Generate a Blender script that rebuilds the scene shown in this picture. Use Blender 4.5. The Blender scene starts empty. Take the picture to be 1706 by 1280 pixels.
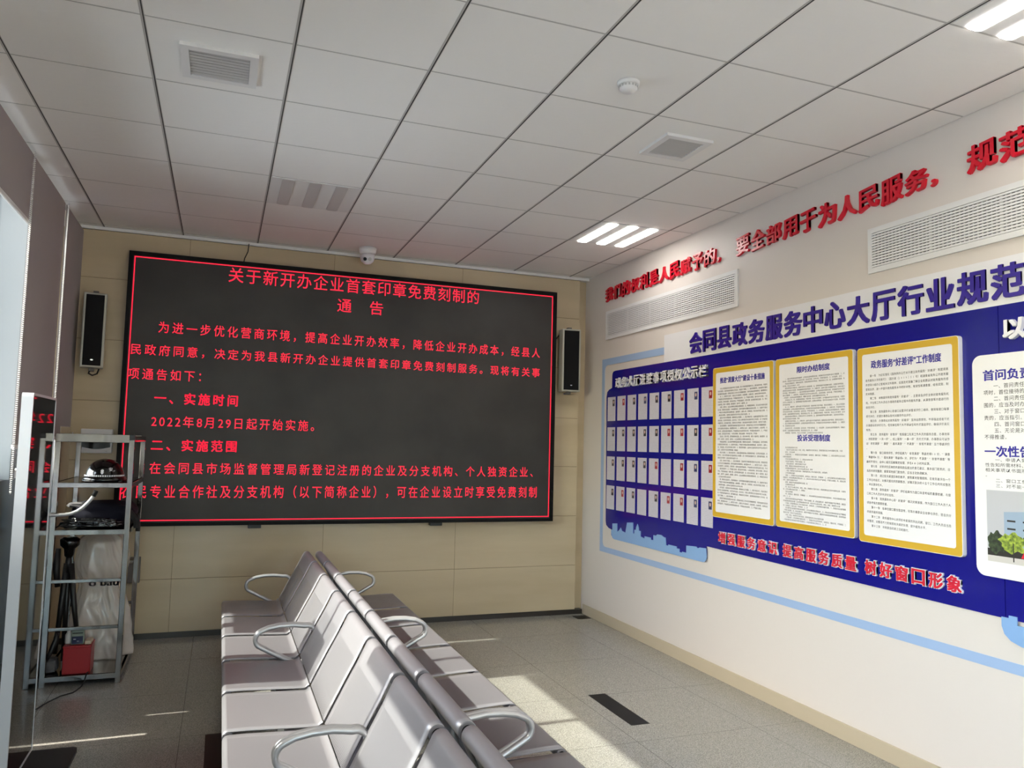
import bpy, bmesh, math, random
from mathutils import Vector, Matrix, noise
random.seed(7)
S = bpy.context.scene
COL = S.collection

# ------------------------------------------------------------------ camera, sky, sun, exposure
cam_d = bpy.data.cameras.new('camera')
cam_d.sensor_width = 36.0
cam_d.lens = 1292.35 / 1706 * 36.0
cam_d.clip_start = 0.05
cam_o = bpy.data.objects.new('camera', cam_d)
COL.objects.link(cam_o)
yaw, pit, rol = 0.35639188, 0.07821285, 0.02395662
f = Vector((math.sin(yaw)*math.cos(pit), math.cos(yaw)*math.cos(pit), math.sin(pit)))
r0 = Vector((math.cos(yaw), -math.sin(yaw), 0)); u0 = r0.cross(f)
r = r0*math.cos(rol) + u0*math.sin(rol); u = u0*math.cos(rol) - r0*math.sin(rol)
cam_o.matrix_world = Matrix(((r.x, u.x, -f.x, 0.985), (r.y, u.y, -f.y, -3.973), (r.z, u.z, -f.z, 1.643), (0, 0, 0, 1)))
S.camera = cam_o

S.view_settings.view_transform = 'Standard'
S.view_settings.look = 'None'
S.view_settings.gamma = 1.0
S.view_settings.use_curve_mapping = False
S.view_settings.exposure = 0.52
try:
    S.cycles.use_denoising = True
    S.cycles.max_bounces = 10
    S.cycles.diffuse_bounces = 6
    S.cycles.transparent_max_bounces = 16
    S.cycles.sample_clamp_indirect = 6.0
    S.cycles.caustics_reflective = False
    S.cycles.caustics_refractive = False
except Exception:
    pass

world = bpy.data.worlds.new('sky'); S.world = world
world.use_nodes = True
nt = world.node_tree
sky = nt.nodes.new('ShaderNodeTexSky')
sky.sky_type = 'NISHITA'
sky.sun_disc = False
sky.sun_elevation = math.radians(41.5)
sky.sun_rotation = math.radians(-92)
sky.air_density = 1.2
sky.dust_density = 2.5
bg = nt.nodes['Background']
bg.inputs['Strength'].default_value = 1.3
nt.links.new(sky.outputs['Color'], bg.inputs['Color'])

sun_d = bpy.data.lights.new('sun', 'SUN')
sun_d.energy = 8.5
sun_d.angle = math.radians(0.6)
sun_d.color = (1.0, 0.93, 0.82)
sun_o = bpy.data.objects.new('sun', sun_d)
COL.objects.link(sun_o)
sdir = Vector((3.24, 0.06, -2.88)).normalized()
sun_o.rotation_euler = sdir.to_track_quat('-Z', 'Y').to_euler()
sun_o.location = (-8, 0, 8)

# ------------------------------------------------------------------ materials
def lin(c):
    c = c/255.0
    return c/12.92 if c <= 0.04045 else ((c+0.055)/1.055)**2.4
def rgb(t): return (lin(t[0]), lin(t[1]), lin(t[2]), 1.0)
def mat(name, col, rough=0.5, metal=0.0, spec=0.5, emit=None, es=0.0):
    m = bpy.data.materials.new(name); m.use_nodes = True
    b = m.node_tree.nodes['Principled BSDF']
    b.inputs['Base Color'].default_value = rgb(col)
    b.inputs['Roughness'].default_value = rough
    b.inputs['Metallic'].default_value = metal
    b.inputs['Specular IOR Level'].default_value = spec
    if emit is not None:
        b.inputs['Emission Color'].default_value = (*emit, 1)
        b.inputs['Emission Strength'].default_value = es
    return m
def nodes(m): return m.node_tree.nodes, m.node_tree.links, m.node_tree.nodes['Principled BSDF']
def noise_bump(m, scale, strength, dist=0.002, detail=3, stretch=None):
    n, l, b = nodes(m)
    tc = n.new('ShaderNodeTexCoord'); src = tc.outputs['Object']
    if stretch:
        mp = n.new('ShaderNodeMapping'); mp.inputs['Scale'].default_value = stretch
        l.new(src, mp.inputs['Vector']); src = mp.outputs['Vector']
    t = n.new('ShaderNodeTexNoise'); t.inputs['Scale'].default_value = scale; t.inputs['Detail'].default_value = detail
    l.new(src, t.inputs['Vector'])
    bp = n.new('ShaderNodeBump'); bp.inputs['Strength'].default_value = strength; bp.inputs['Distance'].default_value = dist
    l.new(t.outputs['Fac'], bp.inputs['Height']); l.new(bp.outputs['Normal'], b.inputs['Normal'])
    return m
def noise_color(m, scale, c1, c2, lo=0.35, hi=0.65, detail=4, stretch=None):
    n, l, b = nodes(m)
    tc = n.new('ShaderNodeTexCoord'); src = tc.outputs['Object']
    if stretch:
        mp = n.new('ShaderNodeMapping'); mp.inputs['Scale'].default_value = stretch
        l.new(src, mp.inputs['Vector']); src = mp.outputs['Vector']
    t = n.new('ShaderNodeTexNoise'); t.inputs['Scale'].default_value = scale; t.inputs['Detail'].default_value = detail
    l.new(src, t.inputs['Vector'])
    cr = n.new('ShaderNodeValToRGB')
    cr.color_ramp.elements[0].position = lo; cr.color_ramp.elements[0].color = rgb(c1)
    cr.color_ramp.elements[1].position = hi; cr.color_ramp.elements[1].color = rgb(c2)
    l.new(t.outputs['Fac'], cr.inputs['Fac']); l.new(cr.outputs['Color'], b.inputs['Base Color'])
    return m

M = {}
M['ceil'] = noise_bump(mat('ceiling_tile', (240, 237, 233), 0.7, spec=0.3), 9, 0.35, 0.004, 2, (1, 3.2, 1))
M['grid_white'] = mat('grid_white_metal', (225, 222, 218), 0.5)
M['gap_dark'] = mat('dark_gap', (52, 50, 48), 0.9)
M['grid_grey'] = mat('grid_grey_metal', (184, 180, 176), 0.6)
M['wall'] = noise_bump(mat('white_wall_paint', (216, 207, 199), 0.45, spec=0.35), 3, 0.03, 0.002)
M['tile'] = noise_color(mat('cream_wall_tile', (190, 176, 140), 0.22, spec=0.45), 1.3, (190, 172, 142), (200, 182, 151), detail=6, stretch=(0.6, 1, 4))
M['tile_seam'] = mat('tile_seam', (110, 98, 74), 0.8)
M['skirt_cream'] = mat('cream_skirting', (188, 174, 150), 0.35)
M['skirt_dark'] = mat('dark_skirting', (44, 38, 33), 0.4)
M['inlay'] = mat('black_stone', (12, 11, 11), 0.45, spec=0.25)
M['white_frame'] = mat('white_powder_coat', (232, 232, 232), 0.4)
M['vent_white'] = mat('white_plastic', (226, 224, 222), 0.45)
M['vent_grey'] = mat('grey_louvre_metal', (188, 186, 184), 0.45, 0.1)
M['vent_dark'] = mat('vent_backing_shade', (52, 51, 52), 0.9)  # flat backing sheet, shade behind the ceiling louvres put into its colour
M['tube_shade'] = mat('tube_inside_shade', (20, 20, 22), 0.8)  # darkness inside the open bench tubes, painted on a disc
M['backing_shade'] = mat('grille_backing_shade', (26, 26, 27), 0.9)  # thin sheet coloured dark to imitate the shade of a deep grille
M['lamp_on'] = mat('lit_tube', (255, 255, 255), 0.5, emit=(1.0, 0.97, 0.92), es=14.0)
M['lamp_off'] = mat('unlit_tube', (196, 193, 190), 0.5)
M['lamp_panel'] = mat('lamp_panel', (226, 224, 221), 0.6)
M['black'] = mat('black_plastic', (12, 12, 13), 0.45)
M['black_gloss'] = mat('black_gloss', (8, 8, 9), 0.12)
M['black_rubber'] = mat('black_rubber', (16, 16, 16), 0.8)
M['frame_black'] = mat('matt_black_frame', (6, 6, 6), 0.6, spec=0.2)
M['led_face'] = noise_color(mat('led_face', (72, 68, 63), 0.5, spec=0.4), 2.0, (47, 44, 41), (58, 55, 51))
M['led_red'] = mat('led_red', (120, 0, 20), 0.6, emit=(1.0, 0.012, 0.042), es=1.05)
M['speaker_case'] = mat('speaker_grey_case', (176, 174, 160), 0.4)
M['speaker_grille'] = noise_bump(mat('speaker_grille', (9, 9, 10), 0.7, spec=0.2), 400, 0.5, 0.001)
M['chrome'] = mat('polished_steel', (200, 200, 200), 0.16, 1.0)
M['brushed'] = mat('brushed_steel', (138, 133, 128), 0.13, 1.0)
M['alu'] = mat('aluminium_rim', (214, 215, 219), 0.35, 0.25)
M['silver'] = mat('silver_powder_coat', (152, 150, 155), 0.36, 0.4)
M['silver_tube'] = mat('silver_tube', (190, 189, 190), 0.3, 0.5)
M['silver_dark'] = mat('grey_beam_paint', (112, 112, 114), 0.45, 0.4)
M['kiosk_glass'] = mat('black_screen_glass', (6, 7, 7), 0.03, spec=0.8)
M['blind'] = noise_bump(mat('grey_blind_fabric', (162, 154, 153), 0.9, spec=0.1), 300, 0.15, 0.0005)
M['blind_white'] = mat('white_blind_rail', (225, 222, 220), 0.5)
M['win_frame'] = mat('white_window_frame', (232, 236, 238), 0.4)
M['mullion'] = mat('pale_grey_mullion', (150, 158, 164), 0.4)
M['spandrel'] = mat('dark_blue_panel', (30, 52, 68), 0.12, spec=0.6)
M['ground'] = mat('outside_paving', (170, 172, 172), 0.9)
M['blue'] = mat('royal_blue_board', (22, 22, 126), 0.16, spec=0.5)
M['pale_blue'] = mat('pale_blue_film', (156, 180, 214), 0.35)
M['sky_blue'] = mat('sky_blue_acrylic', (134, 170, 214), 0.25)
M['white_board'] = mat('white_acrylic', (232, 230, 232), 0.22)
M['gold'] = mat('gold_border', (205, 165, 48), 0.35)
M['paper'] = mat('white_sheet', (222, 216, 220), 0.35)
M['title_blue'] = mat('title_violet_blue', (46, 26, 138), 0.35)
M['ink_blue'] = mat('ink_blue', (46, 38, 150), 0.6)
M['ink'] = mat('ink_grey', (22, 20, 24), 0.7)
M['red_letter'] = mat('red_acrylic', (214, 18, 44), 0.22)
M['red_print'] = mat('red_print', (206, 30, 54), 0.3)
M['red_box'] = mat('red_metal_case', (150, 18, 26), 0.35)
M['navy'] = noise_bump(mat('navy_cloth', (22, 22, 34), 0.85, spec=0.2), 14, 0.5, 0.01)
M['grey_cloth'] = mat('grey_cloth', (92, 90, 92), 0.85)
M['meter_case'] = mat('meter_case', (128, 140, 128), 0.5)
M['meter_screen'] = mat('meter_screen', (18, 24, 60), 0.2)
M['white_plastic'] = mat('white_device', (226, 226, 228), 0.35)
M['grey_box'] = mat('grey_box', (104, 98, 94), 0.5)
M['card_dark'] = mat('photo_dark', (38, 34, 44), 0.4)
M['card_red'] = mat('photo_red', (150, 30, 44), 0.4)
M['card_blue'] = mat('photo_blue', (52, 58, 100), 0.4)
M['face'] = mat('photo_face', (206, 178, 168), 0.5)
M['white_letter'] = mat('white_letter', (230, 228, 232), 0.35)
M['cream_cup'] = mat('pale_bottle', (214, 208, 204), 0.4)
M['photo_sky'] = mat('print_sky', (186, 186, 192), 0.35)
M['photo_build'] = mat('print_building', (150, 168, 190), 0.35)
M['photo_green'] = noise_color(mat('print_leaves', (130, 150, 50), 0.4), 60, (70, 92, 30), (168, 186, 66))
M['photo_dkgreen'] = noise_color(mat('print_dark_leaves', (40, 50, 34), 0.4), 60, (24, 30, 22), (64, 80, 50))
M['photo_ground'] = mat('print_ground', (200, 194, 188), 0.4)
M['photo_hedge'] = mat('print_hedge', (36, 32, 28), 0.5)

# card sheet: faint grey rows as printed pattern
m = mat('card_sheet', (206, 202, 212), 0.3); n, l, b = nodes(m)
tc = n.new('ShaderNodeTexCoord'); sp = n.new('ShaderNodeSeparateXYZ'); l.new(tc.outputs['Object'], sp.inputs[0])
mu = n.new('ShaderNodeMath'); mu.operation = 'MULTIPLY'; mu.inputs[1].default_value = 95; l.new(sp.outputs['Z'], mu.inputs[0])
fr = n.new('ShaderNodeMath'); fr.operation = 'FRACT'; l.new(mu.outputs[0], fr.inputs[0])
gt = n.new('ShaderNodeMath'); gt.operation = 'GREATER_THAN'; gt.inputs[1].default_value = 0.62; l.new(fr.outputs[0], gt.inputs[0])
ns = n.new('ShaderNodeTexNoise'); ns.inputs['Scale'].default_value = 70; l.new(tc.outputs['Object'], ns.inputs['Vector'])
ml = n.new('ShaderNodeMath'); ml.operation = 'MULTIPLY'; l.new(gt.outputs[0], ml.inputs[0]); l.new(ns.outputs['Fac'], ml.inputs[1])
mx = n.new('ShaderNodeMix'); mx.data_type = 'RGBA'; l.new(ml.outputs[0], mx.inputs['Factor'])
mx.inputs['A'].default_value = rgb((208, 204, 214)); mx.inputs['B'].default_value = rgb((150, 146, 158)); l.new(mx.outputs['Result'], b.inputs['Base Color'])
M['card'] = m

# floor: polished speckled stone with faint joints every 0.8 m
m = mat('polished_floor_stone', (120, 116, 108), 0.16, spec=0.5); n, l, b = nodes(m)
tc = n.new('ShaderNodeTexCoord')
t1 = n.new('ShaderNodeTexNoise'); t1.inputs['Scale'].default_value = 190; t1.inputs['Detail'].default_value = 2; l.new(tc.outputs['Object'], t1.inputs['Vector'])
t2 = n.new('ShaderNodeTexVoronoi'); t2.inputs['Scale'].default_value = 95; l.new(tc.outputs['Object'], t2.inputs['Vector'])
cr = n.new('ShaderNodeValToRGB'); e = cr.color_ramp.elements
e[0].position = 0.34; e[0].color = rgb((106, 105, 100)); e[1].position = 0.66; e[1].color = rgb((182, 179, 171))
l.new(t1.outputs['Fac'], cr.inputs['Fac'])
mx = n.new('ShaderNodeMix'); mx.data_type = 'RGBA'; mx.inputs['Factor'].default_value = 0.25
l.new(cr.outputs['Color'], mx.inputs['A'])
cr2 = n.new('ShaderNodeValToRGB'); cr2.color_ramp.elements[0].color = rgb((118, 115, 108)); cr2.color_ramp.elements[1].color = rgb((164, 160, 152))
l.new(t2.outputs['Color'], cr2.inputs['Fac']); l.new(cr2.outputs['Color'], mx.inputs['B'])
br = n.new('ShaderNodeTexBrick'); br.offset = 0; br.inputs['Scale'].default_value = 1.0
br.inputs['Brick Width'].default_value = 0.8; br.inputs['Row Height'].default_value = 0.8; br.inputs['Mortar Size'].default_value = 0.0016; br.inputs['Mortar Smooth'].default_value = 0
mp = n.new('ShaderNodeMapping'); mp.inputs['Location'].default_value = (0.42, -0.53, 0); l.new(tc.outputs['Object'], mp.inputs['Vector']); l.new(mp.outputs['Vector'], br.inputs['Vector'])
mx2 = n.new('ShaderNodeMix'); mx2.data_type = 'RGBA'; l.new(br.outputs['Fac'], mx2.inputs['Factor'])
l.new(mx.outputs['Result'], mx2.inputs['A']); mx2.inputs['B'].default_value = rgb((98, 94, 88))
l.new(mx2.outputs['Result'], b.inputs['Base Color'])
M['floor'] = m

# perforated silver sheet: round holes, 7 mm pitch, from metric UVs
m = mat('perforated_silver', (152, 150, 155), 0.36, 0.4); n, l, b = nodes(m)
uv = n.new('ShaderNodeTexCoord')
mp = n.new('ShaderNodeMapping'); mp.inputs['Scale'].default_value = (105, 105, 0); mp.inputs['Rotation'].default_value = (0, 0, math.radians(45)); l.new(uv.outputs['UV'], mp.inputs['Vector'])
vf = n.new('ShaderNodeVectorMath'); vf.operation = 'FRACTION'; l.new(mp.outputs['Vector'], vf.inputs[0])
vs = n.new('ShaderNodeVectorMath'); vs.operation = 'SUBTRACT'; vs.inputs[1].default_value = (0.5, 0.5, 0); l.new(vf.outputs[0], vs.inputs[0])
vl = n.new('ShaderNodeVectorMath'); vl.operation = 'LENGTH'; l.new(vs.outputs[0], vl.inputs[0])
gt = n.new('ShaderNodeMath'); gt.operation = 'GREATER_THAN'; gt.inputs[1].default_value = 0.26; l.new(vl.outputs['Value'], gt.inputs[0])
l.new(gt.outputs[0], b.inputs['Alpha'])
M['perf'] = m

# clear window pane
m = bpy.data.materials.new('window_pane'); m.use_nodes = True; n, l = m.node_tree.nodes, m.node_tree.links
for x in list(n):
    if x.type != 'OUTPUT_MATERIAL': n.remove(x)
tr = n.new('ShaderNodeBsdfTransparent'); tr.inputs['Color'].default_value = (0.93, 0.97, 0.97, 1)
gl = n.new('ShaderNodeBsdfGlossy'); gl.inputs['Roughness'].default_value = 0.02
fz = n.new('ShaderNodeFresnel'); fz.inputs['IOR'].default_value = 1.4
ms = n.new('ShaderNodeMixShader'); l.new(fz.outputs[0], ms.inputs[0]); l.new(tr.outputs[0], ms.inputs[1]); l.new(gl.outputs[0], ms.inputs[2])
l.new(ms.outputs[0], n['Material Output'].inputs['Surface'])
M['pane'] = m
# crumpled clear plastic film
m = bpy.data.materials.new('clear_film'); m.use_nodes = True; n, l = m.node_tree.nodes, m.node_tree.links
b = n['Principled BSDF']
b.inputs['Base Color'].default_value = rgb((244, 236, 230)); b.inputs['Roughness'].default_value = 0.08; b.inputs['Specular IOR Level'].default_value = 1.0
tc = n.new('ShaderNodeTexCoord'); t = n.new('ShaderNodeTexNoise'); t.inputs['Scale'].default_value = 6; t.inputs['Detail'].default_value = 3; t.inputs['Distortion'].default_value = 0.8
mp = n.new('ShaderNodeMapping'); mp.inputs['Rotation'].default_value = (0.3, 0.7, 0.2); mp.inputs['Scale'].default_value = (1.6, 1.0, 1.1)
l.new(tc.outputs['Object'], mp.inputs['Vector']); l.new(mp.outputs['Vector'], t.inputs['Vector'])
bp = n.new('ShaderNodeBump'); bp.inputs['Strength'].default_value = 0.5; bp.inputs['Distance'].default_value = 0.03
l.new(t.outputs['Fac'], bp.inputs['Height']); l.new(bp.outputs['Normal'], b.inputs['Normal'])
tr = n.new('ShaderNodeBsdfTransparent'); ms = n.new('ShaderNodeMixShader'); ms.inputs[0].default_value = 0.4
l.new(tr.outputs[0], ms.inputs[1]); l.new(b.outputs[0], ms.inputs[2]); l.new(ms.outputs[0], n['Material Output'].inputs['Surface'])
M['film'] = m

# ------------------------------------------------------------------ mesh helpers
class MB:
    def __init__(self): self.bm = bmesh.new(); self.uv = None; self.two = False
    def box(self, x0, x1, y0, y1, z0, z1, bev=0.0, seg=2, mi=0):
        tmp = bmesh.new()
        bmesh.ops.create_cube(tmp, size=1)
        for v in tmp.verts:
            v.co = Vector(((x0+x1)/2 + v.co.x*(x1-x0), (y0+y1)/2 + v.co.y*(y1-y0), (z0+z1)/2 + v.co.z*(z1-z0)))
        if bev > 0: bmesh.ops.bevel(tmp, geom=tmp.edges[:], offset=bev, segments=seg, profile=0.5, affect='EDGES')
        return self.add(tmp, mi)
    def add(self, tmp, mi=0, mtx=None):
        vm = {}
        for v in tmp.verts: vm[v] = self.bm.verts.new(mtx @ v.co if mtx else v.co)
        for fc in tmp.faces:
            try:
                nf = self.bm.faces.new([vm[v] for v in fc.verts]); nf.material_index = mi; nf.smooth = fc.smooth
            except ValueError: pass
        tmp.free(); return self
    def obox(self, c, ax, ay, az, hx, hy, hz, bev=0.0, seg=2):
        """box with centre c, unit axes and half sizes"""
        tmp = bmesh.new(); bmesh.ops.create_cube(tmp, size=1)
        for v in tmp.verts: v.co = Vector((v.co.x*2*hx, v.co.y*2*hy, v.co.z*2*hz))
        if bev > 0: bmesh.ops.bevel(tmp, geom=tmp.edges[:], offset=bev, segments=seg, profile=0.5, affect='EDGES')
        for v in tmp.verts: v.co = Vector(c) + Vector(ax)*v.co.x + Vector(ay)*v.co.y + Vector(az)*v.co.z
        return self.add(tmp)
    def tube(self, pts, rad, n=12, closed=False, caps=True):
        pts = [Vector(p) for p in pts]; N = len(pts); rings = []
        prev = None
        for i, p in enumerate(pts):
            if closed: t = (pts[(i+1) % N]-pts[i-1])
            else: t = pts[min(i+1, N-1)]-pts[max(i-1, 0)]
            t.normalize()
            if prev is None:
                a = Vector((0, 0, 1)) if abs(t.z) < 0.9 else Vector((0, 1, 0))
                s = t.cross(a).normalized()
            else:
                s = (prev - t*prev.dot(t)).normalized()
            prev = s; w = t.cross(s)
            rr = rad[i] if isinstance(rad, (list, tuple)) else rad
            rings.append([self.bm.verts.new(p + (s*math.cos(2*math.pi*k/n) + w*math.sin(2*math.pi*k/n))*rr) for k in range(n)])
        for i in range(N if closed else N-1):
            A, B = rings[i], rings[(i+1) % N]
            for k in range(n):
                fc = self.bm.faces.new((A[k], A[(k+1) % n], B[(k+1) % n], B[k])); fc.smooth = True
        if caps and not closed:
            self.bm.faces.new(rings[0][::-1]); self.bm.faces.new(rings[-1])
        return self
    def pipe(self, c0, c1, ro, ri, n=24):
        """hollow straight pipe, open ends with a visible wall"""
        c0, c1 = Vector(c0), Vector(c1); t = (c1-c0).normalized()
        a = Vector((0, 0, 1)) if abs(t.z) < 0.9 else Vector((1, 0, 0))
        s = t.cross(a).normalized(); w = t.cross(s)
        def ring(c, rr): return [self.bm.verts.new(c + (s*math.cos(2*math.pi*k/n)+w*math.sin(2*math.pi*k/n))*rr) for k in range(n)]
        R = [ring(c0, ro), ring(c1, ro), ring(c1, ri), ring(c0, ri)]
        for i in (0, 1, 3):
            A, B = R[i], R[(i+1) % 4]
            for k in range(n):
                fc = self.bm.faces.new((A[k], A[(k+1) % n], B[(k+1) % n], B[k])); fc.smooth = (i == 0)
        for c, d in ((c0, t), (c1, -t)):               # dark disc added inside each open end, standing in for the shade there
            e = ring(c, ri); p = ring(c+d*0.008, ri)
            for k in range(n):
                fc = self.bm.faces.new((e[k], e[(k+1) % n], p[(k+1) % n], p[k])); fc.smooth = True
            self.bm.faces.new(p).material_index = 1
        return self
    def prism(self, poly, mapf, d0, d1, mi=0):
        """polygon (u,v) extruded between depths d0 and d1; mapf(u,v,w)->xyz"""
        A = [self.bm.verts.new(mapf(p[0], p[1], d0)) for p in poly]; B = [self.bm.verts.new(mapf(p[0], p[1], d1)) for p in poly]
        n = len(poly)
        for i in range(n):
            self.bm.faces.new((A[i], A[(i+1) % n], B[(i+1) % n], B[i])).material_index = mi
        self.bm.faces.new(A[::-1]).material_index = mi; self.bm.faces.new(B).material_index = mi
        return self
    def ringprism(self, outer, inner, mapf, d0, d1):
        n = len(outer)
        V = [[self.bm.verts.new(mapf(p[0], p[1], d)) for p in pl] for d in (d0, d1) for pl in (outer, inner)]
        o0, i0, o1, i1 = V
        for k in range(n):
            j = (k+1) % n
            for q in ((o0[k], o0[j], o1[j], o1[k]), (i0[j], i0[k], i1[k], i1[j]), (o1[k], o1[j], i1[j], i1[k]), (o0[j], o0[k], i0[k], i0[j])):
                self.bm.faces.new(q)
        return self
    def lathe(self, prof, c=(0, 0, 0), n=32, ax='z'):
        rings = []
        for (rr, h) in prof:
            ring = []
            for k in range(n):
                a = 2*math.pi*k/n; x, y = rr*math.cos(a), rr*math.sin(a)
                p = {'z': (x, y, h), 'y': (x, h, y), 'x': (h, x, y)}[ax]
                ring.append(self.bm.verts.new(Vector(c)+Vector(p)))
            rings.append(ring)
        for i in range(len(prof)-1):
            for k in range(n):
                fc = self.bm.faces.new((rings[i][k], rings[i][(k+1) % n], rings[i+1][(k+1) % n], rings[i+1][k])); fc.smooth = True
        self.bm.faces.new(rings[0][::-1]); self.bm.faces.new(rings[-1])
        return self
    def sheet(self, prof, ys, mapf, t, perf=None):
        """profile (d,z) path swept over the list of y stations; perf=(i0,i1,j0,j1) gets material 1; metric UVs"""
        uvl = self.bm.loops.layers.uv.verify()
        N = len(prof); s = [0]
        for i in range(1, N): s.append(s[-1] + math.hypot(prof[i][0]-prof[i-1][0], prof[i][1]-prof[i-1][1]))
        nor = []
        for i in range(N):
            a, c = prof[max(i-1, 0)], prof[min(i+1, N-1)]
            tx, tz = c[0]-a[0], c[1]-a[1]; L = math.hypot(tx, tz); nor.append((-tz/L, tx/L))
        G = []
        for side in (0, 1):
            G.append([[self.bm.verts.new(mapf(prof[i][0]-nor[i][0]*t*side, y, prof[i][1]-nor[i][1]*t*side)) for y in ys] for i in range(N)])
        for side in (0, 1):
            g = G[side]
            for i in range(N-1):
                for j in range(len(ys)-1):
                    q = [(i, j), (i+1, j), (i+1, j+1), (i, j+1)]
                    if side: q = q[::-1]
                    fc = self.bm.faces.new([g[a][c] for a, c in q]); fc.smooth = True
                    for lp, (a, c) in zip(fc.loops, q): lp[uvl].uv = (s[a], ys[c])
                    if perf and perf[0] <= i < perf[1] and perf[2] <= j < perf[3]: fc.material_index = 1
        for i in range(N-1):
            for j in (0, len(ys)-1): self.bm.faces.new((G[0][i][j], G[0][i+1][j], G[1][i+1][j], G[1][i][j]))
        for i in (0, N-1):
            for j in range(len(ys)-1): self.bm.faces.new((G[0][i][j], G[0][i][j+1], G[1][i][j+1], G[1][i][j]))
        return self
    def text(self, verts, faces, mapf):
        V = [self.bm.verts.new(mapf(*v)) for v in verts]
        for q in faces:
            try: self.bm.faces.new([V[i] for i in q])
            except ValueError: pass
        return self
    def build(self, name, mats, parent=None, smooth=False, recalc=True):
        if recalc: bmesh.ops.recalc_face_normals(self.bm, faces=self.bm.faces[:])
        me = bpy.data.meshes.new(name)
        loc = Vector((0, 0, 0))
        if parent is not None:
            off = Vector(ROOT[parent.name])
        else:
            vs = self.bm.verts
            xs = [v.co.x for v in vs]; yy = [v.co.y for v in vs]; zs = [v.co.z for v in vs]
            off = Vector(((min(xs)+max(xs))/2, (min(yy)+max(yy))/2, min(zs))); loc = off
        for v in self.bm.verts: v.co -= off
        self.bm.to_mesh(me); self.bm.free()
        if not isinstance(mats, (list, tuple)): mats = [mats]
        for mm in mats: me.materials.append(mm)
        if smooth:
            for p in me.polygons: p.use_smooth = True
        o = bpy.data.objects.new(name, me); COL.objects.link(o)
        o.location = loc
        if parent is not None: o.parent = parent
        ROOT[o.name] = off
        return o
ROOT = {}
def tag(o, label, cat, group=None):
    o['label'] = label; o['category'] = cat
    if group: o['group'] = group
    return o
def thing(name, label, cat, loc, group=None):
    o = bpy.data.objects.new(name, None); COL.objects.link(o); o.location = loc; o.empty_display_size = 0.1
    ROOT[o.name] = Vector(loc)
    return tag(o, label, cat, group)
def struct(o): o['kind'] = 'structure'; return o
def copy_tree(o, delta, parent=None):
    c = o.copy(); COL.objects.link(c)
    if parent is None: c.location = o.location + Vector(delta)
    else: c.parent = parent
    for ch in [x for x in COL.objects if x.parent == o]: copy_tree(ch, delta, c)
    return c
def rrect(u0, u1, v0, v1, rad, n=6):
    rs = rad if isinstance(rad, (list, tuple)) else [rad]*4     # corner order: bl, br, tr, tl
    P = []
    for (cx, cy, a0, rr) in ((u0+rs[0], v0+rs[0], 180, rs[0]), (u1-rs[1], v0+rs[1], 270, rs[1]), (u1-rs[2], v1-rs[2], 0, rs[2]), (u0+rs[3], v1-rs[3], 90, rs[3])):
        for k in range(n+1):
            a = math.radians(a0 + 90*k/n); P.append((cx+rr*math.cos(a), cy+rr*math.sin(a)))
    return P
def arc(cx, cz, rr, a0, a1, n):
    return [(cx+rr*math.cos(math.radians(a0+(a1-a0)*k/n)), cz+rr*math.sin(math.radians(a0+(a1-a0)*k/n))) for k in range(n+1)]

# text: glyph outlines from the built-in font, cached
_tc = {}
def glyph(s, off=0.0, ext=0.0, res=2, bev=0.0):
    key = (s, off, ext, res, bev)
    if key in _tc: return _tc[key]
    if off > 0:                                    # heavier weight: slightly shifted copies of the thin outline
        v0, f0 = glyph(s, 0.0, ext, res, bev); vs = []; fs = []
        sh = [(-1, -.55), (1, -.55), (-1, .55), (1, .55)] if off < 0.02 else [(-1, -.7), (1, -.7), (-1, .7), (1, .7), (0, 0), (-1, 0), (1, 0)]
        for i, (dx, dy) in enumerate(sh):
            k0 = len(vs); vs += [(x+dx*off, y+dy*off, z+(i*0.03*ext if z > 0 else (i*0.001 if ext == 0 else 0))) for x, y, z in v0]; fs += [tuple(a+k0 for a in q) for q in f0]
        _tc[key] = (vs, fs); return vs, fs
    c = bpy.data.curves.new('lettering', 'FONT'); c.body = s; c.offset = off; c.extrude = ext; c.resolution_u = res; c.bevel_depth = bev
    o = bpy.data.objects.new('lettering', c); COL.objects.link(o)
    dg = bpy.context.evaluated_depsgraph_get()
    me = bpy.data.meshes.new_from_object(o.evaluated_get(dg))
    vs = [tuple(v.co) for v in me.vertices]; fs = [tuple(p.vertices) for p in me.polygons]
    bpy.data.objects.remove(o); bpy.data.curves.remove(c); bpy.data.meshes.remove(me)
    _tc[key] = (vs, fs); return vs, fs
def fit(vs, u0, u1, v0, v1, shear=0.0):
    xs = [v[0] for v in vs]; ys = [v[1] for v in vs]
    ax, bx, ay, by = min(xs), max(xs), min(ys), max(ys)
    return [(u0+(x-ax)/(bx-ax)*(u1-u0), v0+(y-ay)/(by-ay)*(v1-v0) + shear*((x-ax)/(bx-ax)-0.5)*(v1-v0), w) for x, y, w in vs]
def glyph_cell(ch, u, v, size, wf=1.0, off=0.0, ext=0.0, res=2):
    """one full-width character: cell left at u, baseline so that the glyph box is v..v+0.93 size"""
    vs, fs = glyph(ch, off, ext/size if size else 0, res)
    return [(u + x*size*wf, v + (y+0.1)*size, w*size) for x, y, w in vs], fs

XW = 4.42     # right wall plane
def RW(base): # right-wall map: (u rightwards = -y, v up, w out of wall)
    return lambda u, v, w: (base - w, -u, v)

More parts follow.
